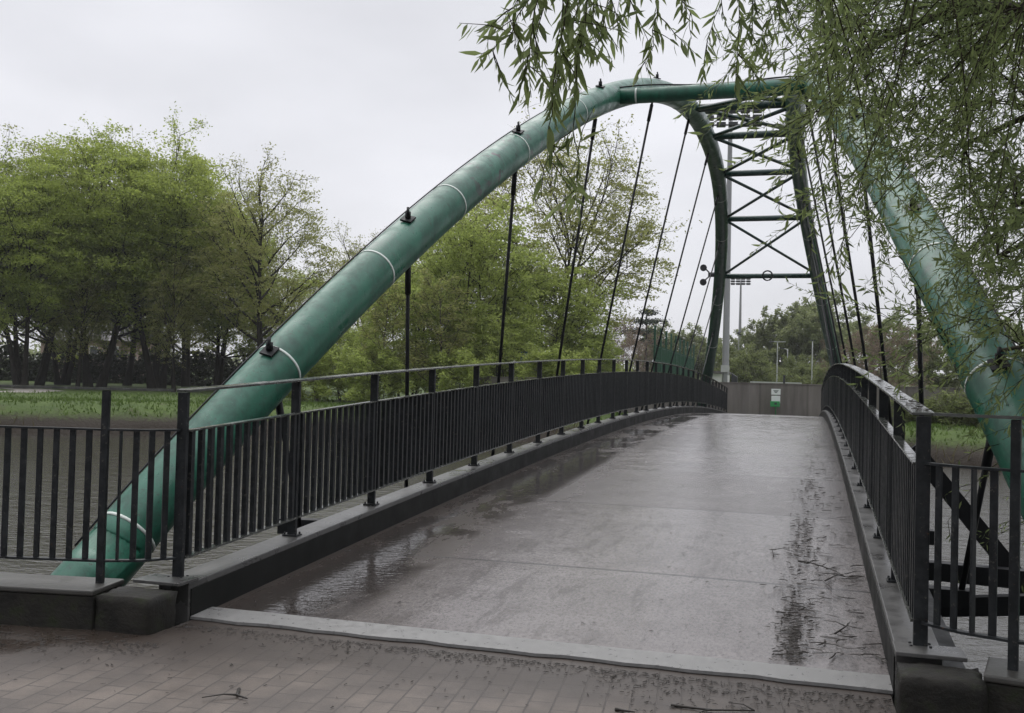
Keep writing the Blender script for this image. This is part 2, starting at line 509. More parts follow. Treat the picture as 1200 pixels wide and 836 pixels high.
M_WHITE = simple('white_paint', (0.68, 0.68, 0.66), 0.5, 0.1, 5)
M_HOUSE = simple('pinkish_render', (0.30, 0.22, 0.19), 0.85, 0.15, 1.5)
M_ROOF = simple('slate_roof', (0.13, 0.12, 0.12), 0.7, 0.2, 2)
M_PANE = simple('window_pane', (0.03, 0.035, 0.04), 0.08, 0.1, 2)
M_TWIG = simple('wet_twig', (0.020, 0.016, 0.012), 0.5, 0.4, 20)
M_LITTER = simple('dark_litter', (0.022, 0.017, 0.012), 0.6, 0.5, 30)

def bark(name, a, b):
    t = NT(name)
    f = t.noise(3.0, 6, 0.7, t.mapped((2.2, 2.2, 0.5)))
    t.set(base=t.mix(t.ramp(f, [(0.35, 0.0), (0.65, 1.0)]), a, b), rough=0.85, spec=0.2)
    return t.m

def leafmat(name, a, b, trans=0.6, clump=0.45, rough=0.5):
    t = NT(name)
    g = t.n('ShaderNodeNewGeometry')
    ob = t.n('ShaderNodeTexCoord').outputs['Object']
    f = t.math('ADD', t.math('MULTIPLY', g.outputs['Random Per Island'], 0.55), t.math('MULTIPLY', t.ramp(t.noise(clump, 3, 0.6, ob), [(0.3, 0.0), (0.7, 1.0)]), 0.45))
    oi = t.n('ShaderNodeObjectInfo')
    c = t.mix(f, a, b)
    c = t.mix(t.math('MULTIPLY', oi.outputs['Random'], 0.35), c, tuple(x * 1.25 + 0.008 for x in a))
    t.set(base=c, rough=rough, spec=0.12)
    tr = t.n('ShaderNodeBsdfTranslucent')
    t.l(c, tr.inputs['Color'])
    ms = t.n('ShaderNodeMixShader')
    ms.inputs[0].default_value = trans
    t.l(t.b.outputs[0], ms.inputs[1])
    t.l(tr.outputs[0], ms.inputs[2])
    t.l(ms.outputs[0], t.out.inputs['Surface'])
    return t.m

M_BARK = bark('dark_bark', (0.010, 0.0085, 0.007), (0.030, 0.026, 0.020))
M_BARKG = bark('grey_brown_bark', (0.035, 0.029, 0.023), (0.075, 0.064, 0.052))
M_WTWIG = bark('willow_twig_bark', (0.018, 0.016, 0.010), (0.045, 0.040, 0.022))
M_WBARK = bark('willow_bark', (0.020, 0.017, 0.012), (0.050, 0.043, 0.030))
M_LF_DENSE = leafmat('fresh_green_leaves', (0.224, 0.284, 0.063), (0.418, 0.473, 0.120))
M_LF_SPARSE = leafmat('olive_spring_leaves', (0.212, 0.225, 0.072), (0.342, 0.353, 0.129))
M_LF_BRIGHT = leafmat('bright_willow_leaves', (0.258, 0.321, 0.081), (0.430, 0.491, 0.149))
M_LF_DULL = leafmat('dull_hedgerow_leaves', (0.172, 0.205, 0.092), (0.287, 0.316, 0.144))
M_LF_BROWN = leafmat('brown_bud_leaves', (0.150, 0.106, 0.080), (0.231, 0.181, 0.138))
M_LF_MEADOW = leafmat('meadow_bush_leaves', (0.135, 0.165, 0.062), (0.215, 0.245, 0.095))
M_LF_DARK = leafmat('dark_evergreen_needles', (0.014, 0.024, 0.014), (0.032, 0.046, 0.026), 0.1)
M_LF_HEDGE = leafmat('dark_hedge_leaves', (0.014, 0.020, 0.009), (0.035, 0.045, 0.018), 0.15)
M_LF_WILLOW = leafmat('willow_leaves', (0.079, 0.109, 0.044), (0.288, 0.348, 0.132), 0.62, 1.2, 0.42)
M_LF_GRASS = leafmat('bank_grass', (0.060, 0.098, 0.022), (0.140, 0.210, 0.048), 0.25, 0.6)
M_LF_REED = leafmat('dry_reed', (0.085, 0.072, 0.040), (0.14, 0.125, 0.070), 0.25, 0.6)

# ------------------------------------------------------------------ the setting: ground, water, far bank
def struct(name, mb, mat):
    return tag(mb.build(name, mat), kind='structure')

QUAY_L = [(-120, -12), (-40, 0.6), (-12, 4.15), (-4.6, 5.02), (-3.3, 5.12), (-2.55, 5.24), (-2.12, 5.38)]
QUAY_R = [(2.12, 5.42), (2.55, 5.34), (3.3, 5.18), (4.6, 5.0), (12, 4.4), (40, 2.0), (120, -6)]
mb = MB()
front = QUAY_L + [(-2.12, 5.66), (2.12, 5.66)] + QUAY_R
front = [(x_, y_ + 0.06) for x_, y_ in front]
n = len(front)
mb.add([(x_, y_, 0) for x_, y_ in front] + [(x_ * 1.3, -400, 0) for x_, y_ in front], [(i, n + i, n + i + 1, i + 1) for i in range(n - 1)])
struct('pavement', mb, M_PAVE)

mb = MB()
mb.add([(-500, -30, -1.42), (500, -30, -1.42), (500, 90, -1.42), (-500, 90, -1.42)], [(0, 1, 2, 3)])
struct('river', mb, M_WATER)

# far bank: waterline, then slope, then flat meadow rising gently to the horizon
WL = [(-400, -60), (-120, -8), (-60, 16), (-42, 30), (-33, 37.2), (-27, 41.6), (-20, 45.2), (-12, 48.2), (-5, 49.8), (4, 49.8), (5.4, 47.5), (7.0, 43.6), (11, 41.8), (20, 40.5), (40, 38), (120, 24), (400, -20)]
def refine(pl, step=1.6, lim=70):
    out = []
    for (x0, y0), (x1, y1) in zip(pl[:-1], pl[1:]):
        L = math.hypot(x1 - x0, y1 - y0)
        k = max(1, int(L / step)) if abs(x0) < lim and abs(x1) < lim else max(1, int(L / 12))
        for i in range(k): out.append((x0 + (x1 - x0) * i / k, y0 + (y1 - y0) * i / k))
    return out + [pl[-1]]
wl_ = refine(WL)
rows = [(-1.2, -2.2), (0.0, -1.42), (0.5, -1.05), (1.2, -0.75), (2.2, -0.40), (3.6, -0.08), (5.0, 0.0), (9, 0.0), (40, 0.0), (120, 0.6), (300, 3.0), (1400, 14.0)]
V, F = [], []
for r, (o_, z_) in enumerate(rows):
    for i, (x_, y_) in enumerate(wl_):
        jx = 0.25 * math.sin(i * 1.7 + r) if 1 <= r <= 5 else 0
        jz = 0.10 * math.sin(i * 0.9 + r * 2.1) if 2 <= r <= 4 else 0
        V.append((x_ * (1 + o_ / 500), y_ + o_ + jx, z_ + jz))
k = len(wl_)
for r in range(len(rows) - 1):
    for i in range(k - 1): F.append((r * k + i, r * k + i + 1, (r + 1) * k + i + 1, (r + 1) * k + i))
mb = MB(); mb.add(V, F, True)
struct('far_bank', mb, M_GRASS)

def strip(name, pts, w, z, mat):
    mb = MB()
    vs_, fs_ = [], []
    for i, (x_, y_) in enumerate(pts):
        a, b = pts[max(0, i - 1)], pts[min(len(pts) - 1, i + 1)]
        d = Vector((b[0] - a[0], b[1] - a[1])); d.normalize()
        vs_ += [(x_ - d.y * w / 2, y_ + d.x * w / 2, z), (x_ + d.y * w / 2, y_ - d.x * w / 2, z)]
        if i: fs_.append((2 * i - 2, 2 * i - 1, 2 * i + 1, 2 * i))
    mb.add(vs_, fs_)
    return struct(name, mb, mat)
a = [site(px, d) for px, d in [(-420, 52), (-200, 58), (-60, 64), (20, 66), (50, 72), (10, 82), (-80, 96), (-200, 110)]]
strip('riverside_path', [(p.x, p.y) for p in a], 3.2, 0.012, M_PATH)
mb = MB()
mb.add([(-2.6, 51.0, 0.03), (2.6, 51.0, 0.03), (6, 52.6, 0.03), (6, 53.6, 0.03), (-6, 53.6, 0.03), (-6, 52.6, 0.03)], [(0, 1, 2, 3, 4, 5)])
struct('landing_path', mb, M_DECK)

# ------------------------------------------------------------------ the bridge
ZC, AQ, B4, YC = 0.70362, 0.00154, -0.342e-6, 28.466
def zdeck(y): return max(ZC - AQ * (y - YC) ** 2 - B4 * (y - YC) ** 4, 0.0)
W, KH, HP, SP, Y0 = 2.265, 0.2368, 1.2317, 1.51092, 5.7382
NP = 31
Y1 = Y0 + (NP - 1) * SP
AA, AB, AL, AZ0, AH, AP, AQ2, AR = 3.49588, 0.2695, 21.8345, 0.22626, 8.32, 2.13246, 1.05352, 0.236
def arch_z(y):
    u = abs(y - YC) / AL
    if u >= 0.999:
        return AZ0 - 0.86 * (u - 0.999) * AL + 0.01
    return AZ0 + AH * (1 - u ** AP) ** (1 / AQ2)
def arch_p(y, s=-1):
    z = arch_z(y)
    return Vector((s * (AA - AB * z), y, z))

HTOP = [8.26, 10.4, 13.1, 16.4, 20.3, 24.8, 29.3, 33.9, 38.1, 41.8, 45.0]
HBOT = [8.5, 11.0, 14.3, 17.5, 20.8, 24.4, 27.7, 30.9, 34.3, 37.3, 40.6]
bridge = thing('footbridge', 'green tubular arch footbridge with wet concrete deck over the river', 'bridge', (0, 5.8, 0))
mb = MB()
ys = [5.93 + i * (51.05 - 5.93) / 60 for i in range(61)]
pts, fs = [], []
for y in ys:
    z = zdeck(y) + 0.006
    pts += [(-2.14, y, z), (-0.7, y, z + 0.012), (0.7, y, z + 0.012), (2.14, y, z), (2.36, y, z - 0.34), (-2.36, y, z - 0.34)]
for i in range(60):
    for k in range(6):
        a, b = 6 * i + k, 6 * i + (k + 1) % 6
        fs.append((a, b, b + 6, a + 6))
fs += [(5, 4, 3, 2, 1, 0), tuple(360 + k for k in range(6))]
mb.add(pts, fs)
mb.build('deck', M_DECK, bridge)
for s in (-1, 1):
    mb = MB()
    path = [(s * 2.255, y, zdeck(y)) for y in ([5.68] + ys[1:])]
    mb.sweep(path, 0.23, KH + 0.1, -0.1)
    kb = mb.build('kerb', M_KERB, bridge, 0.006)
    mb = MB()
    mb.sweep([(s * 2.1365, y, zdeck(y)) for y in ([5.70] + ys[1:])], 0.007, KH - 0.02, -0.02)
    mb.build('face_plate', M_FACE, kb)
    mb = MB()
    mb.box((s * 2.30, 5.66, KH + 0.012), (0.34, 0.22, 0.022), 0.0)
    mb.build('cover_plate', M_KERB, kb, 0.004)
    mb = MB()
    path = [(s * 2.46, y, zdeck(y) - 0.22) for y in ys]
    mb.sweep(path, 0.13, 0.30, 0)
    mb.build('edge_beam', M_BLACK, bridge)
    for y in HBOT:
        mb = MB()
        mb.box((s * 2.72, y, zdeck(y) - 0.14), (0.38, 0.14, 0.14))
        mb.build('cantilever_arm', M_BLACK, bridge)
mb = MB()
mb.bar((2.45, 9.9, -0.02), (3.75, 9.7, -0.02), 0.14, 0.16)
mb.build('foot_beam', M_BLACK, bridge)
mb = MB()
mb.bar((2.45, 9.6, -0.33), (3.75, 9.2, -0.10), 0.14, 0.16)
mb.build('foot_beam', M_BLACK, bridge)
mb = MB()
mb.bar((2.60, 9.95, 1.08), (3.62, 9.95, -0.2), 0.10, 0.15)
mb.build('foot_strut', M_BLACK, bridge)
mb = MB()
mb.bar((-2.45, 9.9, -0.02), (-3.75, 9.7, -0.02), 0.14, 0.16)
mb.build('foot_beam', M_BLACK, bridge)
for yy, y2 in ((5.79, 0), (51.2, 0)):
    mb = MB()
    v = []
    for i in range(25):
        x_ = -2.13 + i * 4.26 / 24
        j = 0.012 * math.sin(i * 2.3) + 0.008 * math.sin(i * 5.1)
        v += [(x_, yy - 0.10 + j, 0.004), (x_, yy + 0.145, zdeck(yy + 0.14) + 0.024), (x_, yy - 0.10 + j, 0.022)]
    f = []
    for i in range(24):
        a = 3 * i
        f += [(a, a + 3, a + 5, a + 2), (a + 2, a + 5, a + 4, a + 1)]
    mb.add(v, f)
    mb.build('expansion_plate', M_PLATE, bridge)

RINGS = [6.73, 8.32, 9.77, 11.25, 13.0, 15.2, 23.0, 27.0, 34.5, 38.0, 43.0, 46.0]
for s in (-1, 1):
    mb = MB()
    yy = np.concatenate([np.linspace(5.5, 6.6, 6)[:-1], YC - AL + AL * (1 - np.cos(np.linspace(0.03, math.pi - 0.03, 220))), np.linspace(50.33, 51.2, 5)[1:]])
    mb.tube([arch_p(y, s) for y in yy], AR, 32)
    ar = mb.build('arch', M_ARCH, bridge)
    for y in RINGS:
        mb = MB()
        a, b = arch_p(y, s), arch_p(y + 0.05, s)
        d = (b - a).normalized()
        mb.tube([a - d * 0.013, a + d * 0.013], AR + 0.004, 32)
        mb.build('weld_band', M_WELD, ar)
    for y in HTOP:
        mb = MB()
        a, b = arch_p(y, s), arch_p(y + 0.05, s)
        d = (b - a).normalized()
        nrm = Vector((-s * 0.25, 0, 1)); nrm = (nrm - d * nrm.dot(d)).normalized()
        sd = d.cross(nrm)
        mb.box(a + nrm * (AR + 0.015), (0.13, 0.13, 0.022), ax=(sd, d, nrm))
        up_ = Vector((0, -0.05, 1)).normalized()
        mb.tube([a + nrm * (AR + 0.02), a + nrm * (AR + 0.02) + up_ * 0.075], 0.032, 6)
        mb.tube([a + nrm * (AR + 0.07), a + nrm * (AR + 0.02) + up_ * 0.12], 0.016, 6)
        mb.build('hanger_anchor', M_BLACK, ar)
    mb = MB()
    cp = []
    for y in np.linspace(6.5, 17.0, 40):
        a, b = arch_p(y, s), arch_p(y + 0.05, s)
        d = (b - a).normalized()
        nrm = Vector((-s * 0.25, 0, 1)); nrm = (nrm - d * nrm.dot(d)).normalized()
        sd = Vector((s, 0, 0)); sd = (sd - d * sd.dot(d) - nrm * sd.dot(nrm)).normalized()
        cp.append(a + (nrm * 0.62 + sd * 0.78).normalized() * (AR + 0.012))
    mb.tube(cp, 0.008, 6)
    mb.build('conduit', M_BLACK, ar)
    for yt, yb in zip(HTOP[0:], HBOT[0:]):
        top = arch_p(yt, s)
        bot = Vector((s * 2.83, yb, zdeck(yb) - 0.12))
        d = (bot - top).normalized()
        mb = MB()
        mb.tube([top, bot], 0.024, 8)
        hg = mb.build('hanger', M_ROD, bridge)
        if (top - bot).length > 1.6:
            mb = MB()
            mb.tube([top + d * 0.28, top + d * 0.62], 0.036, 8)
            mb.build('turnbuckle', M_ROD, hg)
    mb = MB()
    mb.box((s * 3.75, 5.75, -0.85), (1.1, 0.9, 1.0), 0.0)
    mb.build('thrust_block', M_MOSS, bridge, 0.02)
    mb = MB()
    mb.box((s * 3.65, 51.3, -0.5), (1.2, 1.0, 1.3), 0.0)
    mb.build('thrust_block', M_MOSS, bridge, 0.02)
STR = [17.0, 20.9, 24.6, 28.3, 32.4, 36.6, 41.2]
for i, y in enumerate(STR):
    a, b = arch_p(y, -1), arch_p(y, 1)
    mb = MB()
    mb.tube([a, b], 0.13 if i < 2 else 0.10, 16)
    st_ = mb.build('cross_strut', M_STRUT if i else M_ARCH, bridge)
    if i == 0:
        mb = MB()
        pp = []
        for q in range(15):
            f_ = q / 14
            pp.append(a.lerp(b, f_) + Vector((0, 0.02, 0.155 + 0.03 * math.sin(f_ * 9))))
        mb.tube(pp, 0.014, 6)
        mb.build('conduit', M_BLACK, st_)
        mb = MB()
        for f_ in (0.14, 0.86):
            c_ = a.lerp(b, f_)
            mb.tube([c_ - Vector((0.015, 0, 0)), c_ + Vector((0.015, 0, 0))], 0.134, 16)
        mb.build('weld_band', M_WELD, st_)
    if i == 6:
        c_ = (a + b) / 2 + Vector((0, -0.13, 0.0))
        mb = MB()
        mb.tube([c_ + Vector((0.19 * math.cos(t_ * math.pi / 10), 0, 0.19 * math.sin(t_ * math.pi / 10))) for t_ in range(21)], 0.03, 8, cap=False)
        mb.build('marker_ring', M_BLACK, st_)
    if i:
        a0, b0 = arch_p(STR[i - 1], -1), arch_p(STR[i - 1], 1)
        for p, q in ((a0, b), (b0, a)):
            if i == 1: continue
            mb = MB()
            sh = Vector((0, 0, 0.05 if p.x < 0 else -0.05))
            mb.tube([p + sh, q + sh], 0.05, 10)
            mb.build('brace', M_STRUT, bridge)

# ------------------------------------------------------------------ railings on the bridge
def panel(mb, path_z, p, q, npost=0.012, nb=13):
    """bars, mid rail and bottom rail between two posts; p,q base points at kerb level"""
    p, q = Vector(p), Vector(q)
    d = q - p
    L = math.hypot(d.x, d.y)
    e = d / L
    a, b = p + e * npost, q - e * npost
    rz = math.atan2(d.y, d.x)
    for k in range(nb):
        f_ = (k + 0.5) / nb
        c_ = a.lerp(b, f_)
        z0, z1 = c_.z + 0.152, c_.z + HP - 0.261
        mb.box((c_.x, c_.y, (z0 + z1) / 2), (0.036, 0.034, z1 - z0), rz + rnd.uniform(-0.06, 0.06))

def bridge_railing(s, label):
    t_ = thing('bridge_railing', label, 'railing', (s * W, Y0, KH), 'black bridge railings')
    base = [Vector((s * W, Y0 + i * SP, zdeck(Y0 + i * SP) + KH)) for i in range(NP)]
    for i, p in enumerate(base):
        mb = MB()
        mb.box((p.x, p.y, p.z + HP / 2 - 0.002), (0.072, 0.034, HP), rnd.uniform(-0.03, 0.03))
        mb.box((p.x, p.y, p.z + 0.006), (0.13, 0.10, 0.012))
        for bx_, by_ in ((0.048, 0.034), (-0.048, 0.034), (0.048, -0.034), (-0.048, -0.034)):
            mb.tube([(p.x + bx_, p.y + by_, p.z + 0.01), (p.x + bx_, p.y + by_, p.z + 0.03)], 0.009, 6)
        mb.build('post', M_RAIL, t_, 0.004)
    for i in range(NP - 1):
        mb = MB()
        dx_ = Vector((-s * 0.022, 0, 0))
        panel(mb, None, base[i] + dx_, base[i + 1] + dx_)
        pn_ = mb.build('infill_panel', M_RAIL, t_)
        e_ = (base[i + 1] - base[i]).normalized() * 0.012
        for zz, hh in ((HP - 0.255, 0.012), (0.145, 0.014)):
            mb = MB()
            mb.bar(base[i] + dx_ + e_ + Vector((0, 0, zz)), base[i + 1] + dx_ - e_ + Vector((0, 0, zz)), 0.055, hh)
            mb.build('rail', M_HAND, pn_)
    mb = MB()
    pth = []
    for i in range((NP - 1) * 3 + 1):
        y = Y0 + i * SP / 3
        pth.append((s * W, y, zdeck(y) + KH + HP))
    mb.sweep(pth, 0.115, 0.018)
    mb.build('handrail', M_HAND, t_, 0.004)
    return t_
bridge_railing(-1, 'long black bridge railing on the kerb beside the open river, seen broadside')
bridge_railing(1, 'black bridge railing on the kerb at the willow side, handrail strewn with wet leaves')

# ------------------------------------------------------------------ quay walls and fences beside the bridge
def quay(line, s, lab):
    w_ = thing('quay_wall', lab, 'wall', (line[3][0], line[3][1], 0), 'low quay walls at the near end')
    mb = MB()
    pth = [(x_, y_ + 0.18, 0) for x_, y_ in line]
    mb.sweep(pth, 0.36, 2.2 + 0.205, -2.2)
    mb.build('wall_body', M_MOSS, w_, 0.012)
    mb = MB()
    mb.sweep([(x_, y_ + 0.005, z_) for x_, y_, z_ in pth], 0.39, 0.035, 0.207)
    mb.build('coping', M_COPE, w_, 0.01)
    return w_
quay(QUAY_L[:-1] , -1, 'low dark mossy quay wall with pale coping beside the green arch foot')
quay(QUAY_R[1:], 1, 'low black quay wall under the willow, next to a pale joint')
for s, lab in ((-1, 'dark weathered concrete block at the kerb end by the puddle'), (1, 'dark wet concrete block at the kerb end under the willow')):
    mb = MB()
    rough_box(mb, (s * 2.325, 5.40, 0.02), (0.40, 0.30, 0.40), 9, 0.012)
    tag(mb.build('end_block', M_MOSS, None), lab, 'concrete block', 'end blocks of the kerbs')

def fence(s, pts, lab, posts):
    t_ = thing('riverside_fence', lab, 'fence', (s * 2.66, 5.4, 0.24), 'fences along the near quay')
    P = [Vector((x_, y_, 0.24)) for x_, y_ in pts]
    for i in posts:
        mb = MB()
        d = P[min(i + 1, len(P) - 1)] - P[i - 1]
        mb.box((P[i].x, P[i].y, 0.24 + HP / 2 - 0.002), (0.046, 0.040, HP), math.atan2(d.y, d.x))
        mb.build('post', M_RAIL, t_, 0.004)
    mb = MB()
    d0 = (P[1] - P[0]).normalized()
    mb.sweep([tuple(P[0] + d0 * 0.075 + Vector((0, 0, HP)))] + [tuple(p + Vector((0, 0, HP))) for p in P[1:]], 0.05, 0.016)
    mb.build('handrail', M_HAND, t_)
    idx = [0] + posts
    for a, b in zip(idx[:-1], idx[1:]):
        mb = MB()
        seg = P[a:b + 1]
        L = [0]
        for u, v in zip(seg[:-1], seg[1:]): L.append(L[-1] + (v - u).length)
        def pt(l):
            for k in range(len(seg) - 1):
                if l <= L[k + 1] + 1e-6: return seg[k].lerp(seg[k + 1], (l - L[k]) / (L[k + 1] - L[k])), (seg[k + 1] - seg[k])
        trim = [pt(0.018 + (L[-1] - 0.036) * k / 8)[0] for k in range(9)]
        for zz in (HP - 0.26, 0.135):
            mb.sweep([tuple(p + Vector((0, 0, zz))) for p in trim], 0.045, 0.013)
        nb = max(3, round(L[-1] / 0.113))
        for k in range(nb):
            c_, dd = pt(0.05 + (L[-1] - 0.1) * (k + 0.5) / nb)
            tw = rnd.uniform(-0.25, 0.25) + (1.3 if (s > 0 and k in (2, 9)) or (s < 0 and a == 0 and k == 3) else 0)
            mb.box((c_.x, c_.y, 0.24 + 0.149 + (HP - 0.41) / 2), (0.038, 0.012, HP - 0.411), math.atan2(dd.y, dd.x) + tw)
        mb.build('infill_panel', M_RAIL, t_)
    return t_
fence(-1, [(-2.265, 5.738), (-2.42, 5.56), (-2.64, 5.45), (-3.26, 5.31), (-4.12, 5.18), (-5.6, 5.02), (-7.1, 4.84), (-8.6, 4.66), (-10.1, 4.48)],
      'black riverside fence in front of the green arch foot, over brown water', [2, 4, 5, 6, 7, 8])
fence(1, [(2.265, 5.738), (2.44, 5.58), (2.665, 5.48), (3.26, 5.32), (4.12, 5.18), (5.6, 5.04), (7.1, 4.90), (8.6, 4.77)],
      'black riverside fence under the willow sprays, with one twisted bar', [2, 4, 5, 6, 7])

# ------------------------------------------------------------------ far end: flood wall, dispenser, poles
wall = thing('flood_wall', 'brown streaked concrete flood wall across the far end of the bridge', 'wall', (0, 54, 0))
mb = MB()
mb.box((1.0, 54.15, 0.6), (36.0, 0.30, 2.3))
mb.build('wall_body', M_WALL, wall, 0.01)
mb = MB()
mb.box((1.0, 54.15, 1.775), (36.1, 0.36, 0.05))
mb.build('coping', M_WALL, wall)
p = Vector((0.02, 53.75, 0.03))
bag = thing('dog_bag_dispenser', 'white and green dog bag dispenser on a green post before the flood wall', 'dispenser', p)
mb = MB(); mb.tube([p, p + Vector((0, 0, 1.45))], 0.03, 10); mb.build('post', M_BING, bag)
mb = MB(); mb.box(p + Vector((0, -0.05, 1.33)), (0.46, 0.02, 0.30)); nb_ = mb.build('notice_board', M_BINW, bag, 0.005)
mb = MB()
for q, w_ in ((0.06, 0.26), (0.0, 0.20), (-0.05, 0.12)):
    mb.box(p + Vector((0, -0.063, 1.34 + q)), (w_, 0.004, 0.032))
mb.build('print', M_DKG, nb_)
mb = MB(); mb.box(p + Vector((0, -0.075, 0.93)), (0.44, 0.13, 0.38)); bx_ = mb.build('box', M_BINW, bag, 0.015)
mb = MB(); mb.box(p + Vector((-0.03, -0.085, 0.70)), (0.48, 0.18, 0.30)); hp_ = mb.build('hopper', M_BING, bag, 0.03)
mb = MB(); mb.box(p + Vector((0, -0.178, 0.72)), (0.13, 0.008, 0.10)); mb.build('slot', M_LAMP, hp_)

def pole(name, lab, cat, p, H, r0, r1, mat, group=None):
    t_ = thing(name, lab, cat, p, group)
    mb = MB()
    n_ = 8
    mb.tube([p + Vector((0, 0, H * i / n_)) for i in range(n_ + 1)], [r0 + (r1 - r0) * i / n_ for i in range(n_ + 1)], 12)
    mb.build('mast', mat, t_)
    return t_
def floodlight_bank(t_, c_, wid, rows_, gap, rz):
    for r in range(rows_):
        z_ = c_.z - r * gap
        mb = MB()
        mb.box((c_.x, c_.y, z_), (wid, 0.08, 0.09), rz)
        br_ = mb.build('crossbar', M_GALV, t_)
        nL = max(4, int(wid / 0.62))
        mb = MB()
        for k in range(nL):
            f_ = ((k + 0.5) / nL - 0.5) * wid
            mb.box((c_.x + f_ * math.cos(rz), c_.y + f_ * math.sin(rz) - 0.25, z_ - 0.04), (wid / nL * 0.78, 0.45, 0.26), rz)
        mb.build('lamp_unit', M_LAMP, br_, 0.04)
p = site(850.5, 62)
H1 = (454 - 132) * 62 / FPX + 1.6
m1 = pole('floodlight_mast', 'thick grey floodlight mast rising behind the far arch leg', 'floodlight', p, H1, 0.23, 0.13, M_GALV, 'sports ground floodlights')
mb = MB(); mb.box(p + Vector((0, -0.28, 1.6 + 20 * 62 / FPX)), (0.5, 0.2, 0.42)); mb.build('control_box', M_PALE, m1)
floodlight_bank(m1, p + Vector((0.2, -0.3, H1)), 3.6, 3, 0.42, 0.12)
p = site(866.5, 140)
H2 = (454 - 328) * 140 / FPX + 1.6
m2 = pole('floodlight_mast', 'slim grey floodlight mast far away between the two arch legs', 'floodlight', p, H2, 0.32, 0.11, M_GALV, 'sports ground floodlights')
mb = MB(); mb.tube([p + Vector((0, 0, H2 * 0.53)), p + Vector((0, 0, H2 * 0.53 + 0.4))], 0.36, 12); mb.build('collar', M_LAMP, m2)
mb = MB(); mb.box(p + Vector((0, -0.3, 1.6 + 29 * 140 / FPX)), (1.3, 0.5, 0.14)); mb.build('platform', M_PALE, m2)
floodlight_bank(m2, p + Vector((0, -0.3, H2)), 2.8, 3, 0.36, 0.05)
for px, d, yt, lab, kind in ((911, 108, 402, 'pale lamp post with a short double arm above the dispenser', 2), (923, 112, 410, 'pale lamp post with a single hooked arm beyond the flood wall', 1), (952, 100, 400, 'thin pale lamp post nearest the far right arch leg', 0)):
    p = site(px, d)
    H = (455 - yt) * d / FPX + 1.6
    t_ = pole('lamp_post', lab, 'lamp post', p, H, 0.09, 0.05, M_PALE, 'lamp posts beyond the flood wall')
    if kind:
        mb = MB()
        if kind == 2: mb.box(p + Vector((0, 0, H + 0.03)), (1.7, 0.16, 0.10))
        else: mb.tube([p + Vector((0, 0, H - 0.3)), p + Vector((-0.15, 0, H)), p + Vector((-1.0, 0, H + 0.12))], 0.05, 6)
        mb.build('arm', M_PALE, t_)
    mb = MB(); mb.box(p + Vector((-0.6 if kind else 0, 0, H + (0.0 if kind == 2 else 0.1))), (0.5, 0.2, 0.1)); mb.build('lantern', M_LAMP, t_)
for px, d, yt, lab in ((424, 70, 385, 'thin pale pole among the trees behind the leaning arch leg'), (499, 66, 393, 'thin pale pole just right of the first long hanger'), (528, 68, 400, 'short thin pale pole among bright green shrubs'), (669, 72, 395, 'thin pale pole between the third and fourth hangers')):
    p = site(px, d)
    pole('pole', lab, 'pole', p, (447 - yt) * d / FPX + 1.6, 0.045, 0.035, M_PALE, 'pale poles along the far bank')
# blue river sign
p = site(614, 60)
sg = thing('river_sign', 'small blue sign with white mark and white plate on the far bank', 'sign', p)
mb = MB(); mb.tube([p, p + Vector((0, 0, 3.35))], 0.035, 8); mb.build('post', M_GALV, sg)
ax = (Vector((cy_, -sy_, 0)), Vector((sy_, cy_, 0)), Vector((0, 0, 1)))
mb = MB(); mb.box(p + Vector((0, 0, 3.02)) - ax[1] * 0.05, (0.42, 0.02, 0.62), ax=ax); pl_ = mb.build('sign_plate', M_SIGNB, sg)
mb = MB()
c_ = p + Vector((0, 0, 3.02)) - ax[1] * 0.065
mb.tube([c_ + ax[0] * (0.11 * math.cos(k * 0.45 - 1.2)) + Vector((0, 0, 0.13 * math.sin(k * 0.45 - 1.2) + 0.05)) for k in range(12)], 0.03, 6)
mb.bar(c_ + Vector((0, 0, -0.20)), c_ + Vector((0, 0, -0.04)) + ax[0] * 0.02, 0.05, 0.05)
mb.build('mark', M_WHITE, pl_)
mb = MB(); mb.box(p + Vector((0, 0, 2.5)) - ax[1] * 0.05, (0.40, 0.02, 0.24), ax=ax); mb.build('lower_plate', M_BINW, sg)
# twin spotlight on the far arch leg
c0 = arch_p(41.2, -1)
sp_l = thing('twin_spotlight', 'black twin spotlight bracketed to the far left arch leg', 'spotlight', c0 + Vector((-0.25, -0.1, 0.05)))
mb = MB(); mb.tube([c0 + Vector((-0.1, -0.1, 0.05)), c0 + Vector((-0.45, -0.15, 0.05))], 0.10, 10); mb.build('mount', M_LAMP, sp_l)
for dz in (0.30, -0.28):
    q = c0 + Vector((-0.62, -0.2, 0.05 + dz))
    mb = MB(); mb.tube([c0 + Vector((-0.42, -0.15, 0.05 + dz * 0.3)), q], 0.03, 6); mb.tube([q + Vector((0, 0.14, 0)), q + Vector((0, -0.18, -0.05))], [0.10, 0.14], 12)
    mb.build('lamp_head', M_LAMP, sp_l)
# ball stop fence
A_, B_ = site(767, 84), site(813, 122)
bf = thing('ball_stop_fence', 'tall dark green ball stop fence of posts and mesh behind the left railing', 'fence', A_)
NPF = 10
for i in range(NPF):
    p = A_.lerp(B_, i / (NPF - 1))
    mb = MB(); mb.box(p + Vector((0, 0, 3.25)), (0.17, 0.17, 6.5)); mb.build('post', M_FENCEG, bf)
    if i < NPF - 1:
        q = A_.lerp(B_, (i + 1) / (NPF - 1))
        mb = MB()
        for k in range(1, 22):
            c_ = p.lerp(q, k / 22)
            mb.box(c_ + Vector((0, 0, 2.5)), (0.028, 0.028, 4.8))
        for k in range(5):
            mb.bar(p + Vector((0, 0, 0.2 + k * 1.14)), q + Vector((0, 0, 0.2 + k * 1.14)), 0.03, 0.04)
        mb.build('mesh_panel', M_FENCEG, bf)
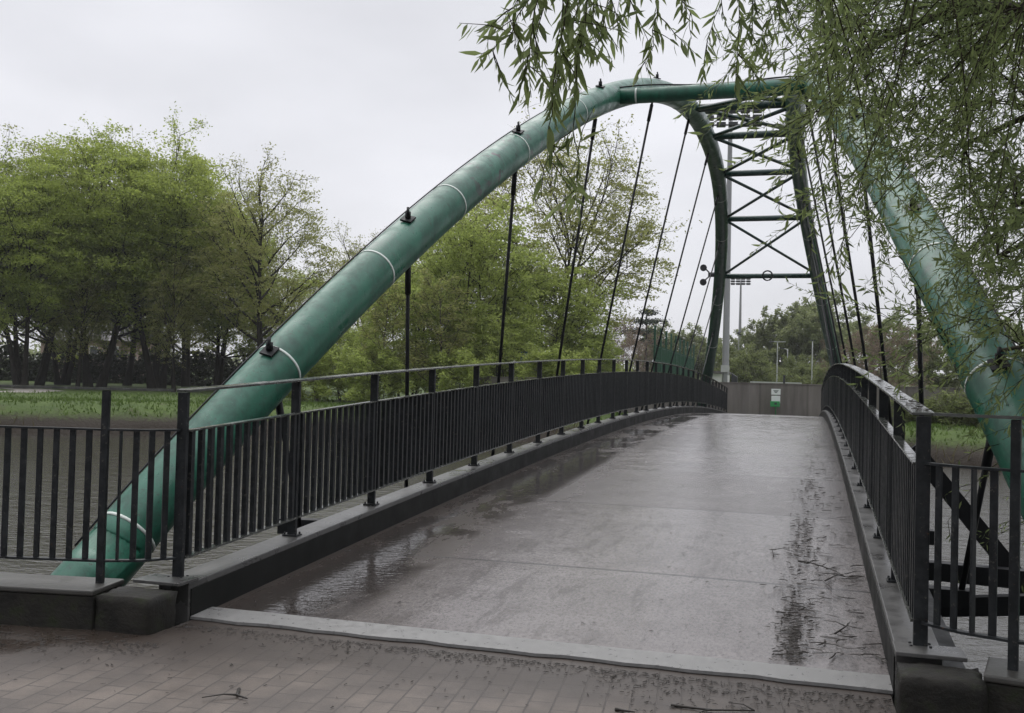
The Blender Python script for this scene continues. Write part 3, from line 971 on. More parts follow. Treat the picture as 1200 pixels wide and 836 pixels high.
# barrier rail, bollard, cabinet, white post beyond the wall
A_, B_ = site(880, 92), site(940, 92)
brr = thing('barrier_rail', 'low white barrier rail on the field beyond the flood wall', 'barrier', A_)
mb = MB(); mb.bar(A_ + Vector((0, 0, 2.02)), B_ + Vector((0, 0, 2.02)), 0.08, 0.12); mb.build('rail', M_PALE, brr)
for i in range(5):
    p = A_.lerp(B_, i / 4)
    mb = MB(); mb.box(p + Vector((0, 0.1, 0.98)), (0.1, 0.1, 1.96)); mb.build('post', M_PALE, brr)
p = site(919.5, 62); mb = MB(); mb.box(p + Vector((0, 0, 1.15)), (0.13, 0.13, 2.3)); mb.box(p + Vector((0, 0, 2.33)), (0.19, 0.19, 0.06))
tag(mb.build('bollard', M_LAMP, None, 0.01), 'dark square bollard just behind the flood wall, right of the dispenser', 'bollard')
p = site(861.5, 60)
cb = thing('cabinet', 'black utility cabinet behind the flood wall beside the thick mast', 'cabinet', p)
mb = MB(); mb.add([tuple(p + Vector(v)) for v in [(-0.16, -0.3, 0), (0.16, -0.3, 0), (0.16, 0.3, 0), (-0.16, 0.3, 0), (-0.16, -0.3, 2.35), (0.16, -0.3, 2.15), (0.16, 0.3, 2.15), (-0.16, 0.3, 2.35)]], [(0, 3, 2, 1), (4, 5, 6, 7), (0, 1, 5, 4), (1, 2, 6, 5), (2, 3, 7, 6), (3, 0, 4, 7)])
mb.build('body', M_LAMP, cb)
mb = MB(); mb.box(p + Vector((0, -0.31, 1.1)), (0.27, 0.02, 1.7)); mb.build('door', M_LAMP, cb)
p = site(852.5, 58); mb = MB(); mb.box(p + Vector((0.08, 0, 1.08)), (0.10, 0.10, 2.16)); mb.box(p + Vector((0.08, 0, 2.18)), (0.13, 0.13, 0.04))
tag(mb.build('marker_post', M_WHITE, None, 0.01), 'short white marker post between the thick mast and the black cabinet', 'post')
p = site(838.5, 75)
gs = thing('garage', 'low white garage seen past the foot of the far left arch leg', 'garage', p)
mb = MB(); mb.box(p + Vector((0, 3, 1.25)), (1.3, 5.0, 2.5)); mb.build('wall', M_WHITE, gs)
mb = MB(); mb.box(p + Vector((0, 3, 2.6)), (1.5, 5.4, 0.18)); mb.build('roof', M_ROOF, gs)

# house glimpsed between the trunks
p = site(98, 125)
hs = thing('house', 'pinkish house with slate roof glimpsed between the left tree trunks', 'house', p)
mb = MB()
mb.box(p + Vector((0, 4, 2.6)), (13, 8, 5.2)); mb.build('wall', M_HOUSE, hs)
mb = MB()
q = p + Vector((0, 4, 5.2))
mb.add([tuple(q + Vector(v)) for v in [(-7, -4.5, 0), (7, -4.5, 0), (7, 4.5, 0), (-7, 4.5, 0), (-7, 0, 3.2), (7, 0, 3.2)]], [(0, 1, 5, 4), (2, 3, 4, 5), (0, 4, 3), (1, 2, 5), (0, 3, 2, 1)])
rf = mb.build('roof', M_ROOF, hs)
mb = MB(); mb.box(q + Vector((4, 0, 3.4)), (0.8, 0.8, 1.8)); mb.build('chimney', M_HOUSE, rf)
for wx in (-4.5, -1.5, 1.5, 4.5):
    for wz in (1.5, 3.9):
        mb = MB(); mb.box(p + Vector((wx, -0.02, wz)), (1.2, 0.06, 1.3)); wf = mb.build('window', M_WHITE, hs)
        mb = MB(); mb.box(p + Vector((wx, -0.06, wz)), (1.0, 0.03, 1.1)); mb.build('pane', M_PANE, wf)

# ------------------------------------------------------------------ trees
def leaf_quads(C, rng, size, asp=0.55, up=0.35):
    n_ = len(C)
    N = rng.normal(size=(n_, 3)); N[:, 2] = np.abs(N[:, 2]) + up
    N /= np.linalg.norm(N, axis=1)[:, None]
    R = rng.normal(size=(n_, 3))
    U = np.cross(N, R); U /= np.linalg.norm(U, axis=1)[:, None] + 1e-9
    Wv = np.cross(N, U)
    S = size * rng.uniform(0.6, 1.35, size=(n_, 1))
    a = C + U * S * 0.5; b = C + Wv * S * asp * 0.5; c = C - U * S * 0.5; d = C - Wv * S * asp * 0.5
    V = np.stack([a, b, c, d], 1).reshape(-1, 3)
    return V, np.arange(4 * n_).reshape(-1, 4)

def mesh_np(name, V, F, mat, smooth=False):
    me = bpy.data.meshes.new(name)
    V = np.ascontiguousarray(V, dtype=np.float32); F = np.ascontiguousarray(F, dtype=np.int32)
    k_ = F.shape[1]
    me.vertices.add(len(V)); me.vertices.foreach_set('co', V.ravel())
    me.loops.add(F.size); me.loops.foreach_set('vertex_index', F.ravel())
    me.polygons.add(len(F))
    me.polygons.foreach_set('loop_start', np.arange(0, F.size, k_, dtype=np.int32))
    me.materials.append(mat)
    me.update(calc_edges=True)
    return me

def unit(v): return v / (np.linalg.norm(v) + 1e-9)

def make_tree(name, seed, H, R, base, stems, nlimb, leaf, nleaf, mat, barkm, lean=0.0, rise=0.5, prof=(0.45, 0.62), tr=0.20, twig=1.0, top=0.9, dens_top=1.0, clumps=None):
    """one tree: trunk with limbs, sub-branches and twigs; leaves scattered along the twigs"""
    rng = np.random.default_rng(seed)
    mb = MB()
    tw_pts = []
    def curve(p, d, L, n_, bend, wob):
        pts = [np.array(p, float)]
        d = np.array(d, float)
        for i in range(n_):
            d = unit(d + np.array([0, 0, bend]) / n_ + rng.normal(size=3) * wob)
            pts.append(pts[-1] + d * L / n_)
        return pts, d
    for sidx in range(stems):
        ang = rng.uniform(0, 6.28)
        off = np.array([math.cos(ang), math.sin(ang), 0]) * (0.45 if stems > 1 else 0)
        hs_ = H * top * (rng.uniform(0.82, 1.0) if sidx else 1.0)
        d0 = unit(np.array([off[0] * 0.35 + lean, off[1] * 0.35, 1.0]))
        tp, _ = curve(off, d0, hs_, 9, 0.15, 0.05)
        r0 = tr * (1.0 if stems == 1 else 0.8)
        rad = [r0 * (1 - 0.86 * (i / 9) ** 0.8) for i in range(10)]
        rad[0] *= 1.3
        mb.tube(tp, rad, 7, cap=False)
        TP = np.array(tp)
        nl_ = max(4, nlimb // stems)
        for j in range(nl_):
            f_ = base + (0.97 - base) * (j + rng.uniform(0.1, 0.9)) / nl_
            k_ = f_ * 9
            i0 = min(8, int(k_))
            p = TP[i0] + (TP[i0 + 1] - TP[i0]) * (k_ - i0)
            hh = p[2] / H
            ex = max(0.16, 1 - ((hh - prof[0]) / prof[1]) ** 2) ** 0.5
            L = R * ex * rng.uniform(0.75, 1.12)
            a = j * 2.4 + rng.uniform(-0.5, 0.5) + sidx
            el = rise * (0.35 + 1.1 * hh) + rng.uniform(-0.15, 0.2)
            d = np.array([math.cos(a) * math.cos(el), math.sin(a) * math.cos(el), math.sin(el)])
            lp, ld = curve(p, d, L, 6, 0.35 * rise, 0.09)
            r1 = max(0.02, r0 * 0.42 * (1 - 0.6 * hh))
            mb.tube(lp, [r1 * (1 - 0.85 * i / 6) for i in range(7)], 5, cap=False)
            LP = np.array(lp)
            for q in range(7):
                g = 0.22 + 0.78 * (q + rng.uniform(0, 0.9)) / 7
                k2 = g * 6; i2 = min(5, int(k2))
                p2 = LP[i2] + (LP[i2 + 1] - LP[i2]) * (k2 - i2)
                d2 = unit(unit(LP[i2 + 1] - LP[i2]) * 0.75 + rng.normal(size=3) * 0.55 + np.array([0, 0, 0.15 * rise]))
                L2 = L * 0.42 * (1.15 - 0.5 * g) * rng.uniform(0.7, 1.2)
                sp, sd = curve(p2, d2, L2, 4, 0.2 * rise, 0.12)
                mb.tube(sp, [max(0.006, r1 * 0.34 * (1 - 0.8 * i / 4)) for i in range(5)], 4, cap=False)
                SPt = np.array(sp)
                for w_ in range(5):
                    g3 = 0.3 + 0.7 * (w_ + rng.uniform(0, 0.9)) / 5
                    k3 = g3 * 4; i3 = min(3, int(k3))
                    p3 = SPt[i3] + (SPt[i3 + 1] - SPt[i3]) * (k3 - i3)
                    d3 = unit(unit(SPt[i3 + 1] - SPt[i3]) * 0.6 + rng.normal(size=3) * 0.7)
                    L3 = max(0.25, L2 * 0.5 * rng.uniform(0.6, 1.2)) * twig
                    tp3 = [p3, p3 + d3 * L3 * 0.5 + rng.normal(size=3) * 0.05 * L3, p3 + d3 * L3 + rng.normal(size=3) * 0.1 * L3]
                    mb.tube(tp3, [0.011, 0.008, 0.004], 3, cap=False)
                    for u in (0.35, 0.6, 0.85, 1.0):
                        tw_pts.append(p3 + d3 * L3 * u)
    T_ = np.array(tw_pts)
    cl = []
    if clumps:
        nc, per, cs = clumps
        zc_, hz_ = H * (base * 0.85 + 1.0) / 2, H * (1.0 - base * 0.85) / 2
        for q in range(nc):
            v = unit(rng.normal(size=3))
            rr = rng.uniform(0.55, 1.0) ** 0.6 * (0.90 + 0.13 * math.sin(3 * math.atan2(v[1], v[0]) + seed) + 0.08 * math.sin(7 * v[2] + 2 * v[0] + seed))
            c0_ = np.array([v[0] * R * rr, v[1] * R * rr, zc_ + v[2] * hz_ * rr])
            k_ = max(4, int(per * rng.uniform(0.5, 1.5)))
            sz = cs * rng.uniform(0.6, 1.3)
            p_ = rng.normal(size=(k_, 3)) * np.array([sz, sz, sz * 0.30])
            p_[:, 2] -= 0.22 * (p_[:, 0] * v[0] + p_[:, 1] * v[1])
            cl.append(p_ + c0_)
            e_ = c0_ - np.array([v[0], v[1], max(0.2, v[2] + 0.5)]) * sz * 2.2
            mb.tube([e_, (e_ + c0_) / 2 + rng.normal(size=3) * 0.08, c0_ + rng.normal(size=3) * 0.1], [0.02, 0.013, 0.006], 3, cap=False)
    wgt = np.clip(1 + (dens_top - 1) * (T_[:, 2] / H - 0.4) / 0.6, 0.08, 5)
    idx = rng.choice(len(T_), nleaf, p=wgt / wgt.sum())
    C = T_[idx] + rng.normal(size=(nleaf, 3)) * (0.05 * R * 0.5 + 0.05)
    if cl: C = np.concatenate([C] + cl)
    V, F = leaf_quads(C, rng, leaf)
    root = bpy.data.objects.new(name, None)
    COL.objects.link(root)
    mb.build('trunk', barkm, root)
    cr_ = bpy.data.objects.new('crown', mesh_np('crown', V, F, mat))
    COL.objects.link(cr_)
    cr_.parent = root
    root['_h'] = float(np.percentile(V[:, 2], 99.3))
    return root

protos = {}
def place(kind, px, d, ytop, rot, label, group, wide=1.0, hor=None, z=0.0, name=None):
    """put a tree of one kind at a bearing and depth, scaled to the height it shows"""
    proto, H0 = protos[kind][0], protos[kind][1]
    horizon = 431 + px * 0.0257 if hor is None else hor
    H = max(1.0, (horizon - ytop) * d / FPX + CAMZ - z)
    o = proto if not protos[kind][2] else copy_tree(proto)
    protos[kind][2] = True
    o.location = site(px, d, z - 0.03)
    k_ = H / H0
    o.scale = (k_ * wide, k_ * wide, k_)
    o.rotation_euler.z = rot
    if '_h' in o: del o['_h']
    return tag(o, label, 'shrub' if 'shrub' in o.name or 'bush' in o.name else 'tree', group)

def reg(kind, *a, **k):
    o = make_tree(*a, **k)
    protos[kind] = [o, o['_h'], False]
reg('denseA', 'broadleaf_tree', 11, 20.0, 7.2, 0.27, 3, 33, 0.20, 24000, M_LF_DENSE, M_BARK, rise=0.62, prof=(0.58, 0.60), tr=0.40, top=0.70, clumps=(680, 70, 0.55))
reg('denseB', 'broadleaf_tree', 12, 19.0, 6.2, 0.25, 3, 30, 0.20, 22000, M_LF_DENSE, M_BARK, rise=0.6, prof=(0.55, 0.62), tr=0.36, top=0.72, clumps=(620, 70, 0.55))
reg('sparseA', 'open_crowned_tree', 13, 18.0, 6.0, 0.24, 1, 22, 0.19, 9000, M_LF_SPARSE, M_BARK, rise=0.75, prof=(0.5, 0.68), tr=0.34, dens_top=0.6, top=0.80, clumps=(400, 32, 0.40))
reg('sparseB', 'open_crowned_tree', 14, 19.5, 8.6, 0.20, 2, 24, 0.20, 9000, M_LF_SPARSE, M_BARK, rise=0.8, prof=(0.45, 0.75), tr=0.36, dens_top=0.75, top=0.70, clumps=(760, 48, 0.42))
reg('thin', 'young_tree', 15, 10.0, 2.6, 0.12, 1, 20, 0.14, 4500, M_LF_SPARSE, M_BARKG, rise=0.8, prof=(0.35, 0.75), tr=0.09)
reg('bright', 'leafy_willow_tree', 16, 11.0, 4.2, 0.10, 3, 27, 0.17, 14000, M_LF_BRIGHT, M_BARK, rise=0.65, prof=(0.45, 0.6), tr=0.13, clumps=(360, 55, 0.34))
reg('brightB', 'leafy_willow_tree', 17, 9.0, 4.2, 0.05, 3, 27, 0.17, 14000, M_LF_BRIGHT, M_BARK, rise=0.55, prof=(0.35, 0.72), tr=0.11, clumps=(320, 55, 0.34))
reg('bush', 'round_bush', 18, 4.5, 2.8, 0.04, 4, 28, 0.19, 15000, M_LF_BRIGHT, M_BARKG, rise=0.5, prof=(0.35, 0.75), tr=0.06)
reg('meadowbush', 'round_bush', 22, 4.5, 2.9, 0.03, 4, 28, 0.20, 9000, M_LF_MEADOW, M_BARKG, rise=0.5, prof=(0.35, 0.75), tr=0.06, clumps=(200, 40, 0.3))
reg('dull', 'hedgerow_tree', 19, 11.0, 5.5, 0.06, 3, 27, 0.32, 24000, M_LF_DULL, M_BARKG, rise=0.5, prof=(0.4, 0.66), tr=0.16)
reg('brown', 'budding_tree', 20, 10.5, 4.8, 0.08, 2, 24, 0.17, 9000, M_LF_BROWN, M_BARKG, rise=0.7, prof=(0.5, 0.62), tr=0.14)
reg('woods', 'woodland_tree', 21, 12.5, 5.0, 0.10, 2, 26, 0.34, 24000, M_LF_DULL, M_BARKG, rise=0.5, prof=(0.45, 0.62), tr=0.18)

GL = 'trees of the park on the far left bank'
place('denseA', 112, 82, 158, 0.3, 'tallest dense fresh green tree in the middle of the left park group', GL)
place('denseB', 188, 84, 176, 1.1, 'dense green tree leaning into its taller neighbour, left park group', GL, 1.05)
place('sparseB', 40, 86, 166, 2.0, 'tall tree with thin feathery top at the back of the left group', GL)
place('denseA', 28, 78, 196, 2.7, 'low spreading green tree near the left edge of the park', GL, 0.9)
place('denseB', -62, 80, 175, 4.0, 'dense green tree cut by the left edge of the view', GL)
place('sparseA', 312, 78, 192, 0.9, 'open crowned tree with dark branches against the sky, left of the arch', GL, 1.05)
place('denseB', 252, 88, 240, 5.0, 'green tree between the dense park group and the open crowned tree', GL, 0.9)
place('sparseB', 222, 98, 212, 3.6, 'thin topped tree rising behind the dense park group', GL)
place('sparseA', 150, 96, 215, 4.1, 'slender open tree hidden behind the dense park group', GL)
place('denseA', 345, 92, 318, 1.9, 'lower green tree filling the gap beside the leaning arch leg', GL, 1.3)
place('denseB', 75, 92, 240, 0.6, 'shaded tree with several stems behind the left trunks', GL)
place('denseA', -160, 86, 170, 5.2, 'dense park tree beyond the left edge of the view', GL)
place('sparseA', 205, 79, 300, 2.2, 'slim low branched tree at the front of the left park group', GL, 0.8)
place('sparseA', 92, 79, 290, 3.3, 'slim dark stemmed tree standing before the pinkish house', GL, 0.8)
GC = 'trees and shrubs behind the left railing'
place('sparseB', 640, 74, 166, 0.4, 'large open spring tree with bare limbs spreading behind the hangers', GC, 1.05)
place('sparseA', 425, 86, 276, 2.4, 'thin crowned tree showing just above the leaning arch leg', GC)
place('bright', 560, 63, 240, 0.2, 'bright fresh green willow under the open spring tree', GC, 1.0)
place('brightB', 478, 62, 306, 1.4, 'bright low willow right of the leaning arch leg', GC)
place('brightB', 640, 66, 296, 2.6, 'bright green willow at the foot of the open spring tree', GC)
place('bright', 520, 72, 264, 3.1, 'taller bright willow standing behind the first long hanger', GC)
place('brightB', 690, 68, 382, 4.4, 'low bright willow between the third and fourth hangers', GC, 1.1)
place('thin', 440, 58, 330, 1.0, 'young bare stemmed tree just behind the railing, near the leaning leg', GC, 1.5)
place('thin', 508, 57, 318, 2.0, 'young tree with forked dark stem beside the first hanger', GC, 1.5)
place('brightB', 405, 66, 372, 5.2, 'bushy willow low behind the leaning arch leg', GC, 1.2)
place('brightB', 590, 60, 372, 0.1, 'low willow scrub around the blue river sign', GC, 1.2)
place('bush', 540, 57, 410, 3.0, 'low bush at the water edge below the bright willow', GC, 1.2)
place('bush', 450, 57, 405, 1.0, 'low bush at the water edge below the leaning arch leg', GC, 1.2)
place('bush', 380, 62, 398, 2.0, 'low bush at the end of the grassy left bank', GC, 1.3)
place('bush', 640, 58, 408, 4.0, 'low bush on the bank right of the river sign', GC, 1.2)
GH = 'hedgerow trees beyond the field'
place('brown', 725, 130, 372, 0.2, 'brown budding tree left of the dark cedar', GH, 1.1)
place('dull', 770, 150, 380, 1.2, 'dull green hedgerow tree below the dark cedar', GH)
place('dull', 800, 150, 384, 2.2, 'dull green hedgerow tree behind the ball stop fence', GH)
place('dull', 828, 152, 392, 3.2, 'dull hedgerow tree touching the far left arch leg', GH)
place('dull', 700, 130, 396, 4.2, 'dull hedgerow tree behind the low bright willow', GH)
place('brown', 745, 120, 392, 5.2, 'low brown budding tree before the hedgerow', GH, 1.2)
place('dull', 860, 170, 408, 0.9, 'low distant tree behind the two floodlight masts', GH)
place('brown', 875, 180, 398, 1.9, 'thin distant tree right behind the slim floodlight mast', GH, 0.7)
place('dull', 655, 120, 392, 2.9, 'dull hedgerow tree far behind the open spring tree', GH)
GW = 'woodland trees beyond the field at the far end'
place('woods', 900, 140, 368, 0.5, 'woodland tree at the left end of the far wood', GW)
place('woods', 922, 140, 358, 1.5, 'woodland tree above the hooked lamp post', GW)
place('woods', 945, 135, 350, 2.5, 'tallest woodland tree left of the far right arch leg', GW)
place('woods', 972, 130, 348, 3.5, 'woodland tree behind the far right arch leg', GW)
place('woods', 886, 150, 392, 4.5, 'low woodland tree at the field edge', GW)
place('brown', 1005, 84, 388, 0.3, 'pinkish brown budding tree behind the right hangers', GW, 1.1)
place('brown', 1045, 80, 380, 1.3, 'brown budding tree between the right hangers and the arch', GW, 1.1)
place('woods', 1025, 110, 368, 2.3, 'woodland tree behind the pinkish budding trees', GW)
place('woods', 1085, 95, 372, 3.3, 'woodland tree behind the right arch leg', GW)
place('woods', 1140, 90, 385, 4.3, 'woodland tree on the right behind the willow sprays', GW)
place('woods', 1205, 88, 380, 5.3, 'woodland tree at the right edge behind the willow', GW)
place('meadowbush', 876, 112, 406, 0.4, 'round green bush at the field edge, left of the dispenser', 'bushes at the field edge', 1.0)
place('meadowbush', 945, 104, 419, 1.4, 'bright round bush beside the thin lamp post', 'bushes at the field edge', 0.9)
place('meadowbush', 962, 100, 432, 2.4, 'low bright bush at the foot of the wood', 'bushes at the field edge', 1.2)
place('meadowbush', 914, 118, 432, 3.4, 'small pale bush behind the double arm lamp post', 'bushes at the field edge', 1.3)
GR = 'bushes on the right far bank'
for px, d, yt, r_, lab in ((1075, 49, 462, 0.3, 'bush on the far bank seen past the second right hanger'), (1110, 48, 470, 1.3, 'low green bush at the water edge below the arch'), (1150, 47, 446, 2.3, 'bush at the water edge behind the right arch leg'), (1195, 46, 430, 3.3, 'leafy bush at the right edge of the far bank'), (1250, 45, 425, 4.3, 'leafy bush beyond the right edge of the view')):
    place('meadowbush', px, d, yt, r_, lab, GR, 1.2, z=-0.4)

# cedar: flat dark tiers
rng = np.random.default_rng(5)
p = site(757, 145)
Hc = (451 - 364) * 145 / FPX + 1.6
ced = thing('cedar_tree', 'dark flat topped cedar standing above the hedgerow', 'tree', p)
mb = MB()
mb.tube([p + Vector((0, 0, Hc * i / 5)) for i in range(6)], [0.3 - 0.045 * i for i in range(6)], 7)
C = []
for zz, r_, n_ in ((0.97, 1.2, 500), (0.86, 2.2, 700), (0.74, 2.9, 900), (0.62, 2.6, 700)):
    for k in range(5):
        a = rng.uniform(0, 6.28)
        c_ = np.array([math.cos(a), math.sin(a), 0]) * r_ * rng.uniform(0.4, 0.9)
        mb.tube([p + Vector((0, 0, Hc * zz - 0.4)), p + Vector((c_[0], c_[1], Hc * zz))], [0.08, 0.03], 4)
        q = rng.normal(size=(n_ // 5, 3)) * np.array([0.42 * r_, 0.42 * r_, 0.22]) + c_ + np.array([0, 0, Hc * zz])
        C.append(q)
mb.build('trunk', M_BARK, ced)
V, F = leaf_quads(np.concatenate(C), rng, 0.34)
o = bpy.data.objects.new('crown', mesh_np('crown', V, F, M_LF_DARK)); COL.objects.link(o); o.parent = ced

# dark hedge behind the left trunks
rng = np.random.default_rng(8)
C = []
for px in np.linspace(-200, 330, 130):
    b_ = site(px, 104 + 2 * math.sin(px * 0.05))
    hh = 3.4 + 0.8 * math.sin(px * 0.11) + 0.5 * math.sin(px * 0.31)
    q = rng.uniform(-1, 1, size=(170, 3)) * np.array([0.55, 0.7, 0.5]) + np.array([0, 0, 0.5])
    q[:, 2] *= hh
    C.append(q + np.array(b_))
V, F = leaf_quads(np.concatenate(C), rng, 0.42, 0.7)
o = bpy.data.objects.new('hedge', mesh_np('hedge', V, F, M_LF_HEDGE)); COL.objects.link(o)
tag(o, 'long dark hedge closing the park behind the left tree trunks', 'hedge')

# far wood closing the horizon
rng = np.random.default_rng(9)
C = []
for px in np.linspace(-500, 1700, 420):
    b_ = site(px, 235 + 20 * math.sin(px * 0.021))
    hh = 6.5 + 2.0 * math.sin(px * 0.05) + 1.4 * math.sin(px * 0.13 + 1)
    q = rng.normal(size=(60, 3)) * np.array([1.7, 1.7, 0.26]) + np.array([0, 0, 0.5])
    q[:, 2] = np.clip(q[:, 2], 0, 1.1) * hh
    C.append(q + np.array(b_))
V, F = leaf_quads(np.concatenate(C), rng, 1.0, 0.7)
o = bpy.data.objects.new('distant_woods', mesh_np('distant_woods', V, F, M_LF_DULL)); COL.objects.link(o)
tag(o, 'distant band of woods along the horizon behind all the trees', 'woods', kind='stuff')

# ------------------------------------------------------------------ bank vegetation
def blades(name, pts, h, w, mat, label, cat, seed):
    rng = np.random.default_rng(seed)
    P = np.array(pts); n_ = len(P)
    a = rng.uniform(0, 6.28, n_)
    U = np.stack([np.cos(a), np.sin(a), 0 * a], 1) * (w * rng.uniform(0.6, 1.4, n_))[:, None]
    ln = rng.normal(size=(n_, 3)) * 0.35; ln[:, 2] = 1
    T = ln * (h * rng.uniform(0.4, 1.25, n_))[:, None]
    V = np.stack([P - U, P + U, P + U * 0.5 + T * 0.6, P - U * 0.5 + T * 0.6], 1)
    V2 = np.stack([P - U * 0.5 + T * 0.6, P + U * 0.5 + T * 0.6, P + T + ln * 0.02 + U * 0.05, P + T - U * 0.05], 1)
    Vv = np.concatenate([V, V2], 1).reshape(-1, 3)
    o = bpy.data.objects.new(name, mesh_np(name, Vv, np.arange(len(Vv)).reshape(-1, 4), mat)); COL.objects.link(o)
    return tag(o, label, cat, kind='stuff')
rng = np.random.default_rng(31)
gp, rp = [], []
wls = np.array(refine(WL, 0.5))
wls = wls[(wls[:, 0] > -62) & (wls[:, 0] < 45)]
for k in range(26000):
    i = rng.integers(0, len(wls))
    o_ = rng.uniform(1.6, 9) if k % 3 else rng.uniform(2, 30)
    z_ = float(np.interp(o_, [0, 0.5, 1.2, 2.2, 3.6, 5], [-1.42, -1.05, -0.75, -0.4, -0.08, 0]))
    x_ = wls[i, 0] * (1 + o_ / 500)
    if abs(x_) < 6 and o_ > 0.5: continue
    gp.append((x_ + rng.uniform(-0.4, 0.4), wls[i, 1] + o_, z_ - 0.03))
blades('bank_grass', gp, 0.18, 0.05, M_LF_GRASS, 'rough green grass covering the far river bank', 'grass', 1)
for k in range(1300):
    i = rng.integers(0, len(wls))
    if math.sin(i * 0.21) + math.sin(i * 0.063) < 0.0: continue
    o_ = rng.uniform(-0.1, 1.3)
    z_ = float(np.interp(o_, [0, 0.5, 1.2, 2.2], [-1.42, -1.05, -0.75, -0.4]))
    rp.append((wls[i, 0] + rng.uniform(-0.4, 0.4), wls[i, 1] + o_, z_ - 0.05))
blades('reed_fringe', rp, 0.62, 0.03, M_LF_REED, 'dry reeds fringing the far waterline', 'reeds', 2)

# ------------------------------------------------------------------ weeping willow over the near right corner
rng = np.random.default_rng(77)
WB = Vector((6.4, 3.1, 0))
wil = thing('willow_tree', 'near willow with narrow leaves hanging over the right railing and arch', 'tree', WB)
mb = MB()
mbt = MB()
leafC, leafD, leafS = [], [], []
def V3(v): return np.array((v.x, v.y, v.z), float)
fork = V3(WB) + np.array([-0.25, 0.3, 2.7])
mb.tube([V3(WB) + np.array([0, 0, -0.1]), V3(WB) + np.array([-0.05, 0.05, 0.9]), V3(WB) + np.array([-0.15, 0.2, 1.9]), fork], [0.46, 0.36, 0.31, 0.30], 12)
limbs = []
def limb(tgt, r0, sag=0.35, n_=9, start=None):
    s_ = fork if start is None else start
    e_ = V3(tgt)
    mid = (s_ + e_) / 2 + np.array([0, 0, sag * np.linalg.norm(e_ - s_)])
    pts = []
    for i in range(n_ + 1):
        u = i / n_
        pts.append((1 - u) ** 2 * s_ + 2 * u * (1 - u) * mid + u * u * e_ + (rng.normal(size=3) * 0.05 if 0 < i < n_ else 0))
    mb.tube(pts, [r0 * (1 - 0.82 * i / n_) for i in range(n_ + 1)], 8, cap=False)
    limbs.append(np.array(pts))
for tg, r0, sg_ in ((at(690, -190, 3.6), 0.12, 0.22), (at(860, -200, 3.9), 0.11, 0.2), (at(960, -60, 5.6), 0.12, 0.2), (at(1010, 60, 6.8), 0.10, 0.15), (at(1100, -20, 7.5), 0.11, 0.2),
                    (at(1130, 170, 7.6), 0.09, 0.12), (at(1170, 300, 7.4), 0.09, 0.05), (at(1190, 240, 6.4), 0.11, 0.05), (at(1120, 420, 8.0), 0.06, 0.02), (at(1250, 100, 8.5), 0.12, 0.2), (at(1300, -300, 7), 0.15, 0.2),
                    (at(1500, 100, 8), 0.13, 0.2), (at(1000, -400, 5), 0.13, 0.2), (WB + Vector((3, 2, 6)), 0.14, 0.1), (WB + Vector((2, -3, 6)), 0.14, 0.1), (WB + Vector((-2, -3, 5.5)), 0.12, 0.1), (WB + Vector((0.5, 0.5, 8)), 0.16, 0.0)):
    limb(tg, r0, sg_)
LIMB = np.concatenate([l[3:] for l in limbs])

def spray(pts, r, dens, size, droop=0.75, sub=0):
    """a leafy twig: thin tube with alternate narrow leaves"""
    P = np.array(pts)
    n_ = len(P)
    mbt.tube(P, [r * (1 - 0.8 * i / (n_ - 1)) + 0.0006 for i in range(n_)], 4 if r > 0.004 else 3, cap=False)
    seg = np.linalg.norm(np.diff(P, axis=0), axis=1)
    L = np.concatenate([[0], np.cumsum(seg)])
    m = max(2, int(L[-1] * dens))
    for k in range(m):
        l = L[-1] * (0.12 + 0.88 * (k + rng.uniform(0, 0.8)) / m)
        i = min(n_ - 2, np.searchsorted(L, l) - 1); i = max(i, 0)
        c = P[i] + (P[i + 1] - P[i]) * (l - L[i]) / (seg[i] + 1e-9)
        t_ = unit(P[i + 1] - P[i])
        sd = rng.normal(size=3); sd -= t_ * sd.dot(t_); sd = unit(sd)
        d = unit(t_ * 0.65 + sd * rng.uniform(0.4, 1.0) + np.array([0, 0, -droop * rng.uniform(0.2, 1.0)]))
        leafC.append(c); leafD.append(d); leafS.append(size * rng.uniform(0.4, 1.35))

def twig_curve(p, d, L, n_, sag):
    pts = [np.array(p)]
    d = np.array(d, float)
    for i in range(n_):
        d = unit(d + np.array([0, 0, -sag / n_]) + rng.normal(size=3) * 0.10)
        pts.append(pts[-1] + d * L / n_)
    return pts

